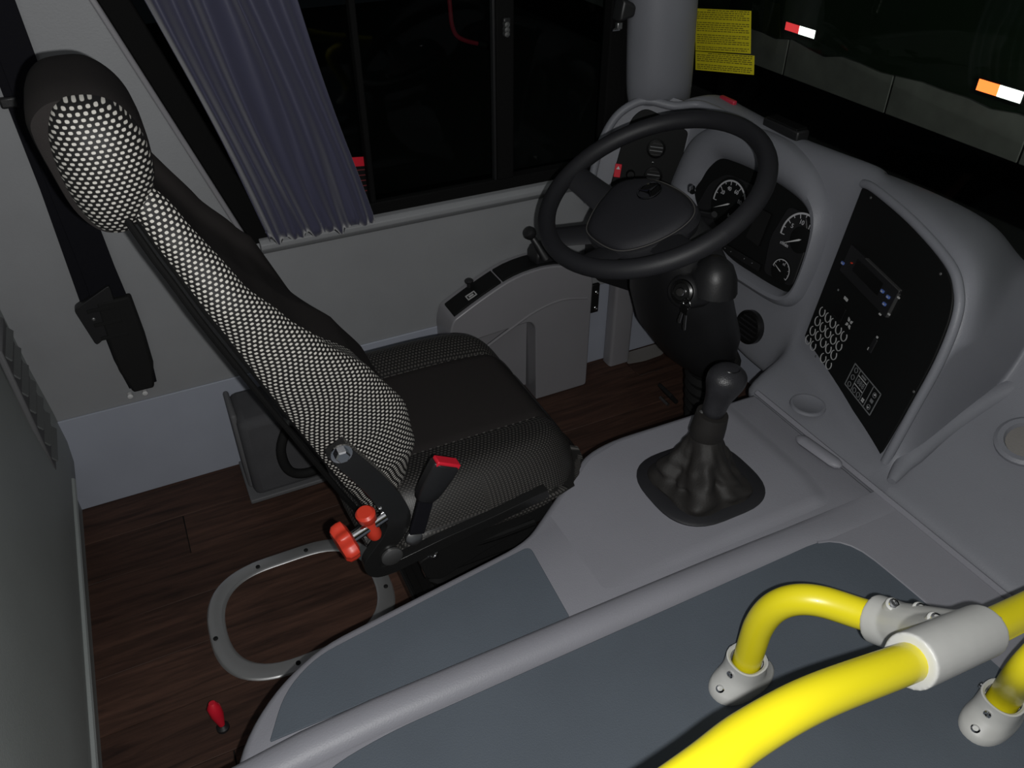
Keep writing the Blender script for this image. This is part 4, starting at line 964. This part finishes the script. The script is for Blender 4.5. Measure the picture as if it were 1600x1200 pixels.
# ================================================================== GEAR LEVER
gl = thing('gear_lever', 'black gear lever with leather boot on the engine cover', 'gear lever', (.775, .80, ZC))
gpl = resample(rpoly([V(.668, .708, 0), V(.882, .708, 0), V(.882, .905, 0), V(.668, .905, 0)], .085, 8), 96)
ZP = ZC + .005
obj('boot_plate', loft([zz(gpl, ZP-.003), zz(gpl, ZP+.003), shrink(gpl, .004, ZP+.006), shrink(gpl, .03, ZP+.007)], False, True), 'wheel_black', gl, smooth=True)
g1 = at(1104, 676, 0, .785); g2 = at(1112, 650, 0, .789); g3 = at(1121, 625, 0, .793); g4 = at(1136, 593, 0, .80); g5 = at(1141, 574, 0, .803)
bt = []
base = V(.772, .802, ZP+.006); rnd = random.Random(3)
NB = 96
for i in range(31):
    t = i/30; c = base.lerp(g1, t**.9); rad = .058*(1-t)**1.5 + .027; l_ = []
    for j in range(NB):
        a = 2*math.pi*j/NB
        sq = 1 + .10*(1-t)*math.cos(4*a+math.pi)
        fold = .16*math.sin(5*a + 2.2*t) + .10*math.sin(8*a - 5*t + 1) + .06*math.sin(13*a + 9*t)
        f = rad*(sq + fold*(1-t)*min(1, 5*t)*.9 + .05*math.sin(9*t*math.pi + 2*math.sin(a))*(1-t))
        zz_ = .010*math.sin(3*a+1)*math.sin(math.pi*t)
        l_.append(c + V(math.cos(a)*f, math.sin(a)*f, zz_))
    bt.append(l_)
obj('boot', loft(bt, False, True), 'leather', gl, smooth=True)
ax = (g3-g1).normalized()
obj('boot_collar', loft([[c + (basis(ax)[0]*math.cos(a) + basis(ax)[1]*math.sin(a))*r for a in [2*math.pi*i/24 for i in range(24)]] for c, r in ((g1 - ax*.012, .026), (g1, .031), (g1 + ax*.02, .030), (g2 + ax*.006, .028), (g2 + ax*.007, .02))]), 'leather', gl, smooth=True)
prk = [(g2, .021), (g2.lerp(g3, .5), .0205), (g3, .0215), (g3.lerp(g4, .4), .026), (g4.lerp(g3, .25), .031), (g4.lerp(g5, .2), .0325), (g4.lerp(g5, .6), .029), (g5, .018), (g5 + (g5-g4)*.12, .004)]
kl = []
for i, (c, r) in enumerate(prk):
    k_ = 1 + .12*(i >= 4)
    u0, v0, n0 = basis(ax)
    kl.append([c + V(1, 0, .1)*0 + (u0*math.cos(a)*r + v0*math.sin(a)*r*k_) for a in [2*math.pi*q/28 for q in range(28)]])
obj('knob', loft(kl), 'knob_black', gl, sub=1)
obj('knob_cap', lathe([(.017, 0), (.0165, .0012), (.0155, .0012)], g5 - (g5-g4).normalized()*.002, (g5-g4), 24, True, False), 'black_gloss', gl, smooth=True)
obj('range_switch', lathe([(.004, 0), (.004, .006), (0, .007)], at(1098, 645, 0, .775), V(-.8, -.1, .5), 10), 'zinc_dark', gl, smooth=True)

# ================================================================== YELLOW HANDRAIL
rail = thing('handrail', 'bright yellow tubular handrail with grey cast clamp over the engine cover', 'handrail', (.58, .44, ZC))
TR = .0195
def atd(x, y, D): return CAM + ray(x, y)*D
mainp = crom([atd(985, 1290, .545), atd(1098, 1205, .60), atd(1170, 1148, .645), atd(1275, 1090, .70), atd(1420, 1035, .79), atd(1520, 993, .86), atd(1610, 950, .93), atd(1720, 895, 1.0)], 8)
obj('main_tube', tube(mainp, TR, 22), 'yellow_paint', rail, smooth=True)
foot = at(1158, 1062, 2, ZC+.007)
kc = foot + V(.006, -.002, .205); be = atd(1366, 966, .985); k0 = foot + V(.002, 0, .105); k1 = kc.lerp(be, .62)
brp = [foot + V(0, 0, .004), foot + V(.001, 0, .055)] + [k0*(1-t)**2 + kc*2*t*(1-t) + k1*t*t for t in [i/10 for i in range(11)]] + [kc.lerp(be, .82), be, atd(1430, 992, .95)]
obj('branch_tube', tube(crom(brp, 3), TR, 22), 'yellow_paint', rail, smooth=True)
ma = [atd(1421, 1034, .79), atd(1535, 985, .87)]
ba = [atd(1366, 966, .985), atd(1450, 996, .925)]
cg = cat(tube([ma[0], ma[0].lerp(ma[1], .5), ma[1]], .0285, 28), tube([ba[0], ba[0].lerp(ba[1], .5), ba[1], ma[0].lerp(ma[1], .5)], [.0300, .0300, .029, .026], 28),
         tube([ba[0].lerp(ba[1], .7), ma[0].lerp(ma[1], .55)], .0275, 20), tube([ba[0].lerp(ba[1], .3), ma[0].lerp(ma[1], .75)], .0275, 20))
tc_ = obj('tee_clamp', cg, 'cast_grey', rail, smooth=True)
md = tc_.modifiers.new('r', 'REMESH'); md.mode = 'VOXEL'; md.voxel_size = .0016; md.use_smooth_shade = True
md = tc_.modifiers.new('sm', 'SMOOTH'); md.factor = .6; md.iterations = 14
for (x, y, D) in ((1396, 944, .941), (1413, 960, .930), (1438, 951, .915), (1462, 967, .856)):
    o = atd(x, y, D); n = V(-.15, -.25, .95)
    sb_ = obj('screw_boss', lathe([(.0085, -.014), (.0085, -.001), (.0072, .0002)], o, n, 18), 'cast_grey', rail, smooth=True)
    obj('screw', lathe([(.0062, .001), (.006, .003), (.0036, .0036), (.003, .001), (0, .001)], o, n, 14), 'chrome', sb_, smooth=True)
def rail_foot(o, up, parent):
    e1 = V(1, .12, 0).normalized(); e2 = V(-e1.y, e1.x, 0)
    def lp_(a, b, h, dz=0): return [o + e1*(a*math.copysign(abs(math.cos(q))**.8, math.cos(q))) + e2*(b*math.copysign(abs(math.sin(q))**.9, math.sin(q))) + V(0, 0, h) for q in [2*math.pi*i/32 for i in range(32)]]
    f_ = obj('flange_foot', loft([lp_(.054, .030, 0), lp_(.054, .030, .006), lp_(.049, .029, .012), lp_(.033, .0275, .022), lp_(.0275, .0272, .034), lp_(.0268, .0268, .050), lp_(.0245, .0245, .0505), lp_(.0215, .0215, .048)], True, False), 'cast_grey', parent, smooth=True)
    for sgn in (1, -1):
        obj('screw', lathe([(.006, 0), (.006, .003), (.004, .005), (.003, .002), (0, .002)], o + e1*(.043*sgn) + V(0, 0, .0125), (e1.x*sgn*.4, e1.y*sgn*.4, 1), 12), 'chrome', f_, smooth=True)
    obj('screw', lathe([(.005, 0), (.005, .003), (.003, .004), (0, .003)], o - e2*(-.0265) + V(0, 0, .04), e2, 12), 'chrome', f_, smooth=True)
    obj('screw', lathe([(.005, 0), (.005, .003), (.003, .004), (0, .003)], o - e1*.028 - e2*.0 + V(0, 0, .036), -e1 + V(0, 0, .3), 12), 'chrome', f_, smooth=True)
rail_foot(foot, None, rail)
f2 = at(1548, 1122, 2, ZC+.007)
rail_foot(f2, None, rail)
obj('support_tube', tube(crom([f2 + V(0, 0, .005), f2 + V(.004, 0, .06), atd(1605, 1045, .955), atd(1660, 985, .955), atd(1705, 925, .975), mainp[-1]], 6), TR, 22), 'yellow_paint', rail, smooth=True)

# ================================================================== OUTSIDE, NIGHT
tag(obj('ground', bounds(-3, 9, -6, 12, -1.05, -1.0), 'asphalt'), kind='structure')
TX = 5.0
tk = thing('parked_truck', 'dark green covered truck body parked across the road ahead', 'truck', (TX+.3, 4, -1))
def ty(x): return at(x, 130, 0, TX).y
ys = [9.5, ty(1221), ty(1395), ty(1395) - (ty(1221)-ty(1395)), -1.5]
for a, b in zip(ys, ys[1:]): obj('side_board', bounds(TX-.005, TX+.03, b+.008, a-.008, -.47, -.17), 'concrete', tk, bevel=.004)
rn = random.Random(5); tb = []
for i in range(61):
    y = 9.5 - 11*i/60; zb = -.195 + .014*math.sin(y*9) + rn.uniform(-.016, .016)
    tb.append([V(TX-.012, y, zb), V(TX-.02 + .01*math.sin(y*6), y, .3), V(TX-.015, y, 1.0), V(TX, y, 2.3), V(TX+1.2, y, 2.4), V(TX+1.2, y, -.2), V(TX+.03, y, -.19)])
obj('tarpaulin', loft(tb), 'tarp_green', tk, smooth=True)
for (x0, y0), (x1, y1), mm in (((1229, 34), (1273, 54), 'glow_red'), ((1531, 123), (1597, 153), 'glow_amber')):
    a, b = at(x0, y0, 0, TX-.03), at(x1, y1, 0, TX-.03); zt_ = a.z; zb_ = at(x0, y0+13 if mm == 'glow_red' else y0+19, 0, TX-.03).z
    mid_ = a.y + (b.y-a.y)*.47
    ml = obj('reflective_tape', bounds(TX-.03, TX-.01, b.y-.01, a.y+.01, zb_-.008, zt_+.008), 'black_plastic', tk)  # reflective tape, not a lamp; its shine is added as emission
    obj('coloured_strip', bounds(TX-.034, TX-.029, mid_, a.y, zb_, zt_), mm, ml)
    obj('white_strip', bounds(TX-.034, TX-.029, b.y, mid_-.003, zb_, zt_), 'glow_white', ml)
mb = thing('curved_bar', 'thin red curved bar seen outside through the side window', 'bar', at(716, 60, 1, 2.15))
obj('bar', tube(crom([at(690, -120, 1, 2.15), at(699, -30, 1, 2.15), at(703, 8, 1, 2.15), at(706, 38, 1, 2.15), at(714, 56, 1, 2.15), at(729, 64, 1, 2.15), at(746, 68, 1, 2.15)], 5), .006, 8), 'red_bar', mb, smooth=True)
obj('mount', tube([at(746, 68, 1, 2.15), at(775, 74, 1, 2.15)], .012, 10), 'black_plastic', mb, smooth=True)
obj('side_post', tube([at(690, -120, 1, 2.16), at(682, -400, 1, 2.16)], .012, 10), 'black_plastic', mb, smooth=True)
